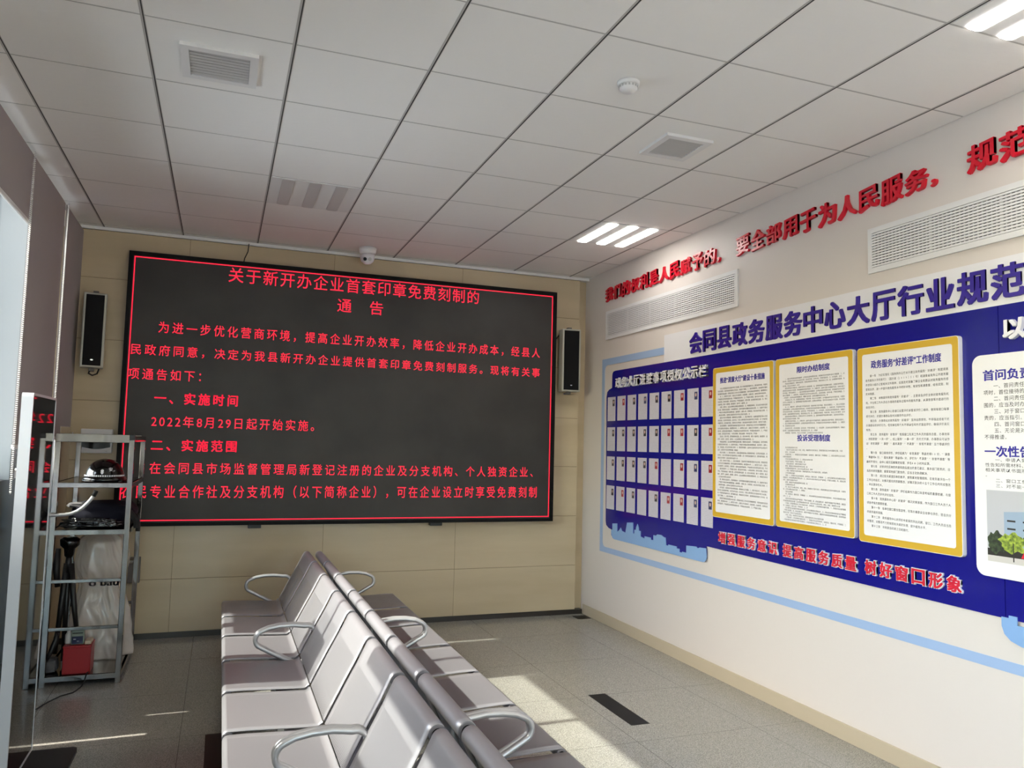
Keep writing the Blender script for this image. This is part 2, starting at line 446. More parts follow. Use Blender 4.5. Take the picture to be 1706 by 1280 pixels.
# ------------------------------------------------------------------ room shell
H, YB, YF, XL = 3.35, 3.08, -9.0, -0.30
b = MB(); b.box(-0.45, 4.6, YF-0.15, YB+0.15, -0.12, 0)
floor = struct(b.build('floor', M['floor']))
def inlay(x0, x1, y0, y1):
    bb = MB(); bb.box(x0, x1, y0, y1, 0.0, 0.0015); o = bb.build('inlay_strip', M['inlay'], floor); return o
ROOT[floor.name] = floor.location.copy()
inlay(3.348, 3.472, 0.206, 0.787)
inlay(0.985, 1.10, 0.17, 0.765)
inlay(4.26, 4.395, 2.86, 3.0)

# ceiling: 0.6 m tiles, runners and gaps
b = MB(); b.box(-0.45, 4.6, YF-0.15, YB+0.15, H+0.012, H+0.1)
gx = [-0.6+0.6*i for i in range(10)]; gy = [-9.0+0.6*i for i in range(22)]
holes = set()
for i in range(len(gx)-1):
    for j in range(len(gy)-1):
        x0, x1, y0, y1 = max(gx[i], -0.32), min(gx[i+1], 4.42), gy[j], min(gy[j+1], YB)
        if x1-x0 < 0.05 or y1-y0 < 0.05: continue
        b.box(x0+0.006, x1-0.003, y0+0.002, y1-0.002, H, H+0.014)
ceiling = struct(b.build('ceiling', M['ceil']))
b = MB()
for x in gx:
    if -0.3 < x < 4.4:
        b.box(x-0.0085, x+0.0085, YF, YB, H-0.0012, H+0.004)
for y in gy: b.box(-0.3, 4.41, y-0.003, y+0.005, H-0.001, H+0.004)
b.build('grid_runners', M['grid_grey'], ceiling)
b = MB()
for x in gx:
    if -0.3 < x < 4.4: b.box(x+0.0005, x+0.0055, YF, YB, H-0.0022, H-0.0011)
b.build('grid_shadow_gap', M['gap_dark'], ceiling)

# right wall
b = MB(); b.box(XW, XW+0.15, YF-0.15, YB+0.15, 0, H+0.1)
struct(b.build('wall_right', M['wall']))
b = MB(); b.box(XW-0.012, XW, YF, YB, 0, 0.095, 0.002)
struct(b.build('baseboard_right', M['skirt_cream']))
# back wall: cream tile cladding with seams; recess strip at the right end
b = MB(); b.box(-0.45, XW, YB+0.06, YB+0.2, 0, H+0.1); wb = struct(b.build('wall_back', M['tile']))
b = MB()
rows = [0.045, 0.475, 0.955, 1.44, 1.92, 2.42, 2.925, 3.32]
cols = [-0.30, 0.42, 1.90, 2.98, 4.10, 4.325]
cols = [-0.30, 0.66, 1.87, 3.08, 4.325]
for i in range(len(rows)-1):
    for j in range(len(cols)-1):
        b.box(cols[j]+0.001, cols[j+1]-0.001, YB, YB+0.062, rows[i]+0.0015, rows[i+1]-0.0015, 0.0012, 1)
b.build('tile_cladding', M['tile'], wb)
b = MB(); b.box(-0.3, 4.32, YB+0.004, YB+0.06, 0.045, 3.32); b.build('tile_seams', M['tile_seam'], wb)
b = MB(); b.box(-0.30, 4.40, YB-0.004, YB+0.06, 0, 0.045); struct(b.build('baseboard_back', M['skirt_dark']))
b = MB(); b.box(-0.30, XW, YB-0.012, YB+0.06, 3.322, H-0.002); struct(b.build('trim_1', M['grid_white']))
# front wall of the hall, behind the camera
b = MB(); b.box(-0.45, 0.1, YF-0.15, YF, 0, H+0.1); b.box(4.2, 4.6, YF-0.15, YF, 0, H+0.1); b.box(0.1, 4.2, YF-0.15, YF, 3.0, H+0.1); struct(b.build('wall_front', M['wall']))

# left wall: lower dark panel, piers, windows with panes
SILL, HEAD = 1.36, 3.30
b = MB()
b.box(XL-0.15, XL, 2.62, YB+0.15, 0, H+0.1)                 # pier next to the screen wall, behind the blinds
struct(b.build('wall_left', M['wall']))
b = MB()
segs = [(-9.0, -5.0), (-5.0, 0.84), (0.868, 1.163), (1.175, 2.62)]
for y0, y1 in segs: b.box(XL-0.06, XL, y0, y1, 0.0, SILL, 0.0)
b.box(XL-0.06, XL, 0.84, 0.868, 0.92, SILL); b.box(XL-0.06, XL, 1.163, 1.175, 0.0, 0.85); b.box(XL-0.06, XL, 1.163, 1.175, 1.1, SILL)
struct(b.build('trim_2', M['spandrel']))
b = MB(); b.box(XL-0.15, XL, YF, 2.62, HEAD+0.01, H+0.1); struct(b.build('trim_3', M['wall']))
b = MB(); b.box(XL-0.06, XL, -3.58, -1.09, SILL, 2.12); struct(b.build('sun_band_blocker', M['spandrel']))  # unseen panel added to narrow the sun band on the nearest bench
b = MB(); b.box(XL-0.02, -0.13, 2.6, 2.655, 0.0, 1.62, 0.004); struct(b.build('trim_5', M['alu']))
b = MB(); b.box(XL, -0.14, 2.66, YB-0.003, 0.0, 1.70); struct(b.build('trim_6', M['tile']))
b = MB(); b.box(XL-0.07, -0.185, 1.44, 1.56, SILL, HEAD, 0.004); struct(b.build('trim_7', M['mullion']))
def window(k, y0, y1, mull):
    bb = MB()
    bb.box(XL-0.07, XL+0.01, y0, y1, SILL-0.02, SILL+0.035, 0.003); bb.box(XL-0.07, XL+0.01, y0, y1, HEAD-0.05, HEAD+0.01, 0.003)
    for y in [y0+0.02, y1-0.02]: bb.box(XL-0.07, XL+0.01, y-0.025, y+0.025, SILL, HEAD, 0.003)
    for y in mull: bb.box(XL-0.06, XL+0.005, y-0.022, y+0.022, SILL, HEAD, 0.003)
    w = struct(bb.build('window_%d' % k, M['win_frame']))
    bb = MB(); bb.box(XL-0.035, XL-0.029, y0+0.02, y1-0.02, SILL+0.03, HEAD-0.045); bb.build('pane', M['pane'], w)
window(1, -1.05, 2.62, [0.33])
window(2, -3.6, -1.05, [-2.4])
window(3, -6.3, -3.6, [-4.95])
window(4, -9.0, -6.3, [-7.6])
bb = MB()
for x in (0.13, 1.12, 2.15, 3.18, 4.17): bb.box(x-0.03, x+0.03, YF-0.1, YF-0.02, 0.0, 3.0, 0.004)
for z in (0.03, 2.2, 2.97): bb.box(0.1, 4.2, YF-0.1, YF-0.02, z-0.03, z+0.03, 0.004)
w5 = struct(bb.build('window_5', M['win_frame']))  # glazed front added out of view to let in frontal fill light
bb = MB(); bb.box(0.12, 4.18, YF-0.065, YF-0.059, 0.05, 2.95); bb.build('pane', M['pane'], w5)
b = MB(); b.box(-60, 60, -70, YF-0.16, -0.6, -0.02); struct(b.build('ground', M['ground']))
b = MB(); b.box(-60, -0.46, -50, 50, -0.6, -0.5); struct(b.build('ground', M['ground']))

# ------------------------------------------------------------------ roller blinds
def blind(label, y0, y1, zb, chain_y=None, zc=1.2):
    t = thing('roller_blind', label, 'blind', (-0.14, (y0+y1)/2, zb), 'grey roller blinds along the windows')
    bb = MB(); bb.box(-0.145, -0.1435, y0, y1, zb+0.02, H-0.05); bb.build('fabric', M['blind'], t)
    bb = MB(); bb.tube([(-0.158, y0, H-0.055), (-0.158, y1, H-0.055)], 0.014, 16); bb.build('roller', M['blind'], t)
    bb = MB(); bb.box(-0.152, -0.137, y0, y1, zb, zb+0.024, 0.004); bb.build('bottom_rail', M['blind_white'], t)
    if chain_y is not None:
        bb = MB(); zs = H-0.05
        n = int((zs-zc)/0.012)
        for s in (-0.012, 0.012):
            pts = []
            for k in range(n):
                bm2 = bmesh.new(); bmesh.ops.create_icosphere(bm2, subdivisions=1, radius=0.0042); bb.add(bm2, 0, Matrix.Translation((-0.128, chain_y+s, zs-k*0.012)))
        bb.tube([(-0.128, chain_y-0.012, zc+0.01), (-0.128, chain_y-0.009, zc), (-0.128, chain_y, zc-0.006), (-0.128, chain_y+0.009, zc), (-0.128, chain_y+0.012, zc+0.01)], 0.003, 8)
        bb.build('bead_chain', M['blind_white'], t)
    return t
blind('raised grey roller blind, only a short drop over the window at far left', -0.63, 1.255, 2.875)
blind('fully lowered grey roller blind next to the raised one, behind the standing display', 1.266, 2.275, 1.55, 1.22, 1.30)
blind('fully lowered grey roller blind touching the screen wall, beside the left speaker', 2.315, YB-0.01, 1.60, 2.30, 1.45)
blind('half lowered grey roller blind further along the windows, outside the view', -2.6, -0.66, 2.27)

# ------------------------------------------------------------------ ceiling fittings
def grille(label, x0, x1, y0, y1):
    z = H
    t = thing('ceiling_vent', label, 'vent', ((x0+x1)/2, (y0+y1)/2, z-0.02), 'ceiling air vents')
    mp = lambda u, v, w: (u, v, z-w)
    bb = MB(); bb.ringprism([(x0, y0), (x1, y0), (x1, y1), (x0, y1)], [(x0+.036, y0+.036), (x1-.036, y0+.036), (x1-.036, y1-.036), (x0+.036, y1-.036)], mp, 0.0, 0.016)
    bb.build('frame', M['vent_white'], t)
    bb = MB(); n = 9; a, c = y0+.036, y1-.036
    for k in range(n):
        yc = a+(c-a)*(k+0.5)/n
        bb.obox(((x0+x1)/2, yc, z-0.009), (1, 0, 0), (0, math.cos(0.22), -math.sin(0.22)), (0, math.sin(0.22), math.cos(0.22)), (x1-x0)/2-.037, 0.0086, 0.0011)
    bb.build('louvres', M['vent_grey'], t)
    bb = MB(); bb.box(x0+.034, x1-.034, y0+.034, y1-.034, z-0.002, z-0.0005); bb.build('backing', M['vent_dark'], t)
grille('square white ceiling vent at left, nearest the windows', 0.732, 1.06, -0.437, -0.112)
grille('square white ceiling vent at right, nearest the notice wall', 3.165, 3.46, -0.435, -0.13)

def lamp(label, x0, y0, on=True):
    t = thing('ceiling_light', label, 'ceiling light', (x0+0.3, y0+0.3, H-0.012), 'three-tube ceiling light panels')
    bb = MB(); bb.box(x0+0.012, x0+0.592, y0+0.01, y0+0.592, H-0.004, H-0.0005); bb.build('panel', M['lamp_panel'], t)
    for c in (0.118, 0.293, 0.468):
        bb = MB(); bb.prism(rrect(x0+c-0.04, x0+c+0.04, y0+0.012, y0+0.59, 0.02), lambda u, v, w: (u, v, H-w), 0.003, 0.009); bb.build('tube', M['lamp_on'] if on else M['lamp_off'], t)
lamp('lit three-tube ceiling light above the red wall slogan near the back corner', 3.6, 1.2)
lamp('lit three-tube ceiling light at the top right, over the notice boards', 3.6, -2.4)
lamp('unlit three-tube ceiling panel above the big screen', 1.2, 1.2, False)
for x0, y0 in ((0.6, -3.6), (0.6, -6.6), (3.6, -5.4), (3.6, -8.4), (2.4, -4.8), (2.4, -7.2)):  # out-of-view lamps added to raise the fill light
    lamp('added unseen three-tube ceiling light giving fill from behind the viewer', x0, y0)

t = thing('smoke_detector', 'small white round smoke detector on the ceiling', 'smoke detector', (2.69, -0.86, H-0.05))
b = MB(); b.lathe([(0.001, H-0.0005), (0.053, H-0.0005), (0.053, H-0.012), (0.046, H-0.018)], (2.69, -0.86, 0)); b.build('base', M['vent_white'], t)
b = MB(); b.lathe([(0.001, H-0.018), (0.044, H-0.018), (0.042, H-0.034), (0.030, H-0.046), (0.001, H-0.048)], (2.69, -0.86, 0)); b.build('sensor_head', M['vent_white'], t)
b = MB()
for k in range(16):
    a = 2*math.pi*k/16; b.obox((2.69+0.0425*math.cos(a), -0.86+0.0425*math.sin(a), H-0.026), (math.cos(a), math.sin(a), 0), (-math.sin(a), math.cos(a), 0), (0, 0, 1), 0.002, 0.004, 0.005)
b.build('slots', M['vent_grey'], t)

cx, cy = 2.12, 2.82
t = thing('security_camera', 'white dome security camera on the ceiling edge above the screen', 'camera', (cx, cy, H-0.12))
b = MB(); b.lathe([(0.001, H-0.0005), (0.078, H-0.0005), (0.075, H-0.035), (0.062, H-0.06)], (cx, cy, 0)); b.build('mount', M['vent_white'], t)
b = MB(); b.lathe([(0.062, H-0.06), (0.063, H-0.09), (0.054, H-0.12), (0.032, H-0.140), (0.001, H-0.147)], (cx, cy, 0)); b.build('dome', M['white_plastic'], t)
d = Vector((-0.17, -0.98, -0.35)).normalized(); sx = Vector((0.98, -0.17, 0)); c0 = Vector((cx, cy, H-0.092))
for s, nm, mm in ((-0.015, 'lens', M['black_gloss']), (0.016, 'infrared_ring', M['vent_grey'])):
    b = MB(); p = c0 + sx*s*1.35 + d*0.050; b.tube([p, p+d*0.014], 0.0155, 20); b.build(nm, mm, t)

# ------------------------------------------------------------------ LED screen
LX0, LX1, LZ0, LZ1 = 0.207, 4.032, 0.915, 3.157
t = thing('led_screen', 'large black wall screen showing a notice in red characters', 'screen', (2.11, YB, LZ0))
LW = lambda u, v, w: (u, 3.0-w, v)
b = MB(); b.ringprism([(LX0, LZ0), (LX1, LZ0), (LX1, LZ1), (LX0, LZ1)], [(LX0+.032, LZ0+.03), (LX1-.032, LZ0+.03), (LX1-.032, LZ1-.034), (LX0+.032, LZ1-.034)], LW, -(YB-3.0)+0.001, 0.012)
b.build('frame', M['frame_black'], t)
b = MB(); b.box(LX0+.03, LX1-.03, 3.001, YB-0.002, LZ0+.028, LZ1-.032); b.build('display', M['led_face'], t)
bl, br_, bb_, bt = 0.247, 3.992, 0.957, 3.117
b = MB(); b.ringprism([(bl, bb_), (br_, bb_), (br_, bt), (bl, bt)], [(bl+.008, bb_+.008), (br_-.008, bb_+.008), (br_-.008, bt-.008), (bl+.008, bt-.008)], LW, -0.0008, 0.001)
b.build('border_line', M['led_red'], t)
LINES = [('关于新开办企业首套印章免费刻制的', 0.972, 3.232, 2.970, 3.098, .0), ('通　告', 1.895, 2.317, 2.789, 2.912, .0),
 ('　　为进一步优化营商环境，提高企业开办效率，降低企业开办成本，经县人', 0.453, 3.867, 2.495, 2.590, .0),
 ('民政府同意，决定为我县新开办企业提供首套印章免费刻制服务。现将有关事', 0.255, 3.872, 2.305, 2.393, .0),
 ('项通告如下：', 0.25, 0.805, 2.103, 2.195, .0), ('一、实施时间', 0.455, 1.11, 1.91, 2.005, .016),
 ('2022年8月29日起开始实施。', 0.443, 1.743, 1.719, 1.813, .0), ('二、实施范围', 0.451, 1.119, 1.525, 1.619, .016),
 ('在会同县市场监督管理局新登记注册的企业及分支机构、个人独资企业、', 0.45, 3.817, 1.337, 1.432, .0),
 ('农民专业合作社及分支机构（以下简称企业），可在企业设立时享受免费刻制', 0.25, 3.867, 1.14, 1.245, .0)]
for s, x0, x1, z0, z1, off in LINES:
    s = s.lstrip('　'); hs = (z1-z0)/0.93; wf = 0.93 if z0 > 2.7 else 0.84
    adv = [0.56 if ch.isdigit() else 1.0 for ch in s]
    cell = (x1-x0)/(sum(adv)-(1-wf)-(0.55 if s[-1] in '：。、' else 0)); pos = 0; vs = []; fs = []
    for ch, a in zip(s, adv):
        if ch != '　':
            gv, gf = glyph(ch, off, 0, 3); k0 = len(vs)
            gw = 0.86 if ch.isdigit() else wf
            vs += [(x0+(pos+x*gw)*cell, z0+(y+0.09)*hs, 0.0006) for x, y, w in gv]; fs += [tuple(i+k0 for i in q) for q in gf]
        pos += a
    iv = sorted((min(vs[i][0] for i in q), max(vs[i][0] for i in q), k) for k, q in enumerate(fs))
    runs = []; end = -9
    for lo, hi, k in iv:
        if lo > end + 0.36*hs: runs.append([])
        runs[-1].append(k); end = max(end, hi)
    for run in runs:
        b = MB(); b.text(vs, [fs[k] for k in run], LW)
        bmesh.ops.delete(b.bm, geom=[v for v in b.bm.verts if not v.link_faces], context='VERTS')
        b.build('text_line', M['led_red'], t, recalc=False)
for x0, x1 in ((1.235, 1.341), (2.815, 2.928)):
    b = MB(); b.box(x0, x1, 2.995, 3.06, LZ0-0.028, LZ0+0.004, 0.003); b.build('support_bracket', M['black'], t)
tag(MB().tube([(1.13, 3.05, 3.33), (1.125, 3.052, 3.26), (1.10, 3.055, 3.2), (1.095, 3.05, 3.158)], 0.004, 8).build('cable', M['black_rubber']), 'short dark cable running from the ceiling down to the screen top', 'cable')

# ------------------------------------------------------------------ column speakers
def speaker(label, xc, yc, z0, z1, w, dep, ang):
    t = thing('column_speaker', label, 'speaker', (xc, yc, z0), 'wall column speakers')
    ca, sa = math.cos(ang), math.sin(ang); ax = Vector((ca, sa, 0)); ay = Vector((-sa, ca, 0)); az = Vector((0, 0, 1)); c = Vector((xc, yc, (z0+z1)/2))
    h = (z1-z0)/2
    bb = MB(); bb.obox(c, ax, ay, az, w/2, dep/2, h, 0.008); bb.build('case', M['speaker_case'], t)
    bb = MB(); bb.obox(c-ay*(dep/2+0.001), ax, ay, az, w/2-0.018, 0.004, h-0.016, 0.002); g = bb.build('grille', M['speaker_grille'], t)
    bb = MB(); bb.tube([c-ay*(dep/2+0.004)-az*(h-0.06)+ay*0.002, c-ay*(dep/2+0.007)-az*(h-0.06)], 0.011, 20)
    for v in bb.bm.verts:
        dz = (v.co-c).z + (h-0.06); v.co.z -= dz*0.5
    bb.build('badge', M['chrome'], t)
    for s in (1, -1):
        bb = MB(); q = c+az*(s*(h+0.012))+ay*(dep/2-0.03); bb.obox(q, ax, ay, az, 0.02, 0.03, 0.012, 0.003)
        bb.tube([q+ay*0.02, Vector((q.x, YB-0.001, q.z))], 0.009, 10); bb.build('bracket', M['grey_box'], t)
    return t
speaker('black-fronted column speaker on the wall left of the screen', -0.008, 2.95, 2.172, 2.768, 0.165, 0.12, 0.12)
speaker('black-fronted column speaker on the wall right of the screen', 4.165, 2.96, 2.175, 2.79, 0.19, 0.12, -0.10)
tag(MB().tube([(-0.02, 2.99, 2.16), (-0.03, 2.98, 2.13), (0.0, 2.97, 2.115), (0.03, 2.99, 2.13), (0.035, 3.03, 2.17)], 0.006, 8).build('cable', M['black_rubber']), 'dark cable loop under the left speaker', 'cable')
tag(MB().tube([(4.02, 3.05, 2.66), (4.05, 3.04, 2.70), (4.085, 3.03, 2.745)], 0.006, 8).build('cable', M['black_rubber']), 'short dark cable between the screen and the right speaker', 'cable')

# ------------------------------------------------------------------ wall grilles on the right wall
def wall_vent(label, y1, y0, z0, z1):
    t = thing('wall_vent', label, 'vent', (XW, (y0+y1)/2, z0), 'long white wall air grilles')
    mp = RW(XW); u0_, u1_ = -y1, -y0; fw = 0.03
    bb = MB(); bb.ringprism([(u0_, z0), (u1_, z0), (u1_, z1), (u0_, z1)], [(u0_+fw, z0+fw), (u1_-fw, z0+fw), (u1_-fw, z1-fw), (u0_+fw, z1-fw)], mp, 0.0005, 0.014); bb.build('frame', M['vent_white'], t)
    n = 13; bb = MB()
    for k in range(n):
        zc = z0+fw+(z1-z0-2*fw)*(k+0.5)/n
        bb.box(XW-0.013, XW-0.007, y0+fw, y1-fw, zc-0.0052, zc+0.0052)
    bb.build('front_bars', M['vent_white'], t)
    bb = MB(); m_ = int((y1-y0-2*fw)/0.0245)
    for k in range(m_):
        yc = y0+fw+(y1-y0-2*fw)*(k+0.5)/m_
        wd = 0.0032 if (k % 16) else 0.008
        bb.box(XW-0.0068, XW-0.002, yc-wd, yc+wd, z0+fw, z1-fw)
    bb.build('rear_bars', M['vent_white'], t)
    bb = MB(); bb.box(XW-0.0019, XW-0.0004, y0+fw*.8, y1-fw*.8, z0+fw*.8, z1-fw*.8); bb.build('backing', M['backing_shade'], t)
wall_vent('long white air grille under the red slogan, near the back corner', 2.665, 0.622, 2.672, 2.945)
wall_vent('long white air grille under the red slogan, cut by the right edge', -0.58, -2.62, 2.665, 2.925)

# red slogan of raised characters
t = thing('slogan', 'raised red calligraphic slogan along the top of the right wall', 'wall lettering', (XW, 0.6, 3.03))
def raised(par, s, ys, pitch, z0, h, w, off, ext, mt, base, shear=0.0, var=0.0, nm='character'):
    u_ = -ys
    for ch in s:
        if ch in ' 　': u_ += pitch*(0.45 if ch == ' ' else 1); continue
        vs, fs = glyph(ch, off, 0.5, 3)
        k = 1+var*random.uniform(-1, 1)
        if ch in '，。':
            vs = fit(vs, u_+0.01, u_+0.045, z0+h*0.02, z0+h*0.3)
        elif ch == '一':
            vs = fit(vs, u_+0.04*w, u_+w*0.96, z0+h*0.45, z0+h*0.58)
        else:
            dv = h*(k-1)/2
            vs = fit(vs, u_+(pitch-w)/2, u_+(pitch+w)/2, z0-dv, z0+h+dv, shear)
        vs = [(x, y, (wv+0.5)*ext) for x, y, wv in vs]
        bb = MB(); bb.text(vs, fs, RW(base)); bb.build(nm, mt, par, recalc=False)
        u_ += pitch
raised(t, '我们的权利是人民赋予的，', 2.685, 0.1645, 3.04, 0.132, 0.142, 0.026, 0.018, M['red_letter'], XW-0.001, 0.10, 0.07)
raised(t, '要全部用于为人民服务，', 0.640, 0.1640, 3.04, 0.132, 0.146, 0.026, 0.018, M['red_letter'], XW-0.001, 0.10, 0.07)
raised(t, '规范', -1.215, 0.172, 3.042, 0.14, 0.156, 0.026, 0.018, M['red_letter'], XW-0.001, 0.10, 0.04)

# ------------------------------------------------------------------ notice wall
X1 = XW
# pale blue border band and the white field
U = lambda y: -y
t = thing('wall_border', 'flat pale blue border band framing the notice display on the right wall', 'wall decoration', (XW, 0.6, 0.655))
b = MB()
mp = RW(XW)
P = [(U(2.745), .657), (3.2, .657), (3.2, .707)] + [(U(2.69)+.045*(1-math.sin(math.radians(a))), .707+.045*(1-math.cos(math.radians(a)))) for a in (0, 30, 60, 90)] + \
    [(U(2.69)+.05*(1-math.cos(math.radians(a))), 2.405+.02+.05*(math.sin(math.radians(a))-1)+0.0) for a in (0, 30, 60, 90)] + [(U(1.615), 2.425), (U(1.615), 2.487), (U(2.745), 2.487)]
b.prism(P, mp, 0.0006, 0.003)
b.build('band', M['pale_blue'], t)

# title strip
t = thing('title_board', 'white strip board with violet-blue raised title above the blue notice board', 'sign board', (XW, 0, 2.352))
b = MB(); b.prism([(U(1.61), 2.357), (3.0, 2.357), (3.0, 2.585), (U(1.61), 2.585)], mp, 0.0006, 0.010); b.build('strip', M['white_board'], t)
raised(t, '会同县政务服务中心大厅行业规范', 1.232, 0.1828, 2.384, 0.166, 0.166, 0.03, 0.010, M['title_blue'], XW-0.0105)

# blue board
t = thing('notice_board', 'large royal blue notice board with rounded left edge and skyline strip', 'notice board', (XW, 0.6, 0.8))
B0 = 0.012
P = [(U(2.50), .83)] + [(U(1.0), .83), (U(1.0), .925), (U(-1.362), .90), (U(-1.362), 2.357), (U(2.46), 2.357)] + [(U(2.52)+.04*(1-math.sin(math.radians(a))), 2.357-.045*(1-math.cos(math.radians(a)))) for a in (30, 60, 90)] + \
    [(U(2.52), 2.20), (U(2.58), 2.185), (U(2.615), 2.165), (U(2.63), 2.12), (U(2.612), .95), (U(2.60), .915), (U(2.55), .892), (U(2.50), .885)]
b = MB(); b.prism(P, mp, 0.0006, B0); b.build('panel', M['blue'], t)
SK = [(2.49, .885), (2.466, .885), (2.466, .942), (2.38, .951), (2.378, .871), (2.33, .90), (2.31, .92), (2.29, .895), (2.22, .885), (2.192, .978), (2.087, .989), (2.085, .896), (2.06, .896), (2.06, .93), (2.035, .93), (2.03, .955), (2.009, .985), (1.99, .955), (1.985, .93), (1.955, .93), (1.955, .884), (1.886, .874), (1.886, .894), (1.784, .894), (1.784, .878), (1.741, .878), (1.741, .92), (1.70, .92), (1.68, .933), (1.62, .935), (1.58, .922), (1.555, .922), (1.546, .862), (1.51, .862), (1.51, .872), (1.389, .872), (1.389, .858), (1.35, .858), (1.35, .834), (1.31, .834), (1.31, .842), (1.251, .842), (1.251, .897), (1.119, .906), (1.10, .895), (1.072, .905), (0.992, .909)]
P = [(U(y), z) for y, z in SK] + [(U(.985)-.045*(1-math.cos(math.radians(a))), .803+.045*(1-math.sin(math.radians(a)))) for a in (0, 30, 60, 90)] + [(U(2.49)+.06*(1-math.sin(math.radians(a))), .803+.06*(1-math.cos(math.radians(a)))) for a in (0, 30, 60, 90)]
b = MB(); b.prism(P, mp, B0+0.0005, B0+0.006); b.build('skyline', M['sky_blue'], t)
raised(t, '政务大厅进驻事项授权公示栏', 2.425, 0.1122, 2.190, 0.094, 0.102, 0.020, 0.020, M['white_letter'], XW-B0-0.0005)
def halo(s, ys, ye):
    n_ = len(s); raised(t, s, ys, (ys-ye)/n_, 0.969, 0.086, (ys-ye)/n_*0.86, 0.075, 0.010, M['white_letter'], XW-B0-0.0005, nm='letter_backing')
    raised(t, s, ys, (ys-ye)/n_, 0.973, 0.078, (ys-ye)/n_*0.78, 0.03, 0.003, M['red_print'], XW-B0-0.0112)
halo('增强服务意识', 0.840, 0.180); halo('提高服务质量', 0.150, -0.490); halo('树好窗口形象', -0.530, -1.160)

# second blue board to the right
t2 = thing('notice_board', 'second royal blue notice board joined at the right edge of view', 'notice board', (XW, -2.2, 0.8))
b = MB(); b.prism([(U(-1.366), .90), (3.05, .90), (3.05, 2.357), (U(-1.366), 2.357)], mp, 0.0006, B0); b.build('panel', M['blue'], t2)
P = [(U(-1.347), .906), (U(-1.383), .906), (U(-1.383), .918), (U(-1.422), .918), (U(-1.422), .881), (U(-1.50), .88), (U(-1.50), .93), (U(-1.58), .93), (U(-1.58), .87), (U(-1.80), .87), (U(-1.80), .78), (U(-1.44), .79), (U(-1.39), .805), (U(-1.36), .83), (U(-1.347), .865)][::-1]
b = MB(); b.prism(P, mp, B0+0.0005, B0+0.006); b.build('skyline', M['sky_blue'], t2)
raised(t2, '以', -1.395, 0.12, 2.186, 0.098, 0.112, 0.035, 0.020, M['white_letter'], XW-B0-0.0005)

# framed rule boards
POOL1 = ('为深入贯彻落实优化营商环境工作部署，进一步规范政务服务行为，提升服务效能，根据有关文件要求，结合我县政务服务工作实际，制定如下措施。'
 '一、强化思想教育。坚持把党风廉政建设摆在突出位置，定期组织窗口工作人员开展廉政教育，筑牢拒腐防变思想防线，做到警钟长鸣。'
 '二、规范权力运行。全面公开办事事项、办理流程、办理时限、收费标准和申报材料，严格按照法定权限和程序办理，不得擅自增加条件。'
 '三、严格窗口管理。落实首问负责制、一次性告知制、限时办结制、责任追究制，严禁推诿扯皮、吃拿卡要，自觉接受群众监督。'
 '四、优化办事流程。推行一窗受理、集成服务，减环节、减材料、减时限、减跑动，让企业和群众办事更加便捷高效。'
 '五、畅通监督渠道。设立投诉举报电话和意见箱，聘请社会监督员，开展明察暗访，及时受理和处理群众反映的问题。'
 '六、加强作风建设。严格执行考勤纪律和请销假制度，着装整齐、挂牌上岗、文明用语，树立良好的窗口形象。'
 '七、推进阳光服务。运用电子监察系统对办件全过程实时监控，对超时办件及时预警提醒，确保服务公开透明。'
 '八、落实考核评价。将廉洁服务情况纳入年度绩效考核，与评先评优挂钩，奖优罚劣。')
POOL2 = ('一、窗口对受理的各类申请事项，必须在承诺的时限内办结，并按规定及时告知申请人办理结果。'
 '二、对即办件，申请材料齐全并符合法定形式的，应当场受理、当场办结，不得无故拖延。'
 '三、对承诺件，应当场出具受理通知书，明确办结时限，在规定期限内完成审查、审批和发证工作。'
 '四、对需要现场勘察、专家评审、听证公示的事项，应书面告知申请人所需时间，所需时间不计入承诺时限。'
 '五、因特殊原因不能按期办结的，应提前说明理由，经负责人批准后方可延期，并将延期情况告知申请人。'
 '六、对联办件，由牵头窗口负责组织协调，各相关窗口同步审查，限时反馈意见。')
POOL3 = ('投诉受理由督查科负责，投诉人可以通过来访、来电、来信、网络等方式进行投诉。受理范围包括工作人员服务态度、办事效率、工作纪律等方面的问题。'
 '一、受理投诉应当热情接待，认真登记，做好记录，不得推诿。二、对投诉事项应当在规定时限内调查核实，并将处理结果反馈投诉人。'
 '三、对投诉人的有关情况应当严格保密，严禁打击报复。四、经查证属实的，视情节轻重给予批评教育、通报批评或者退回原单位处理。')
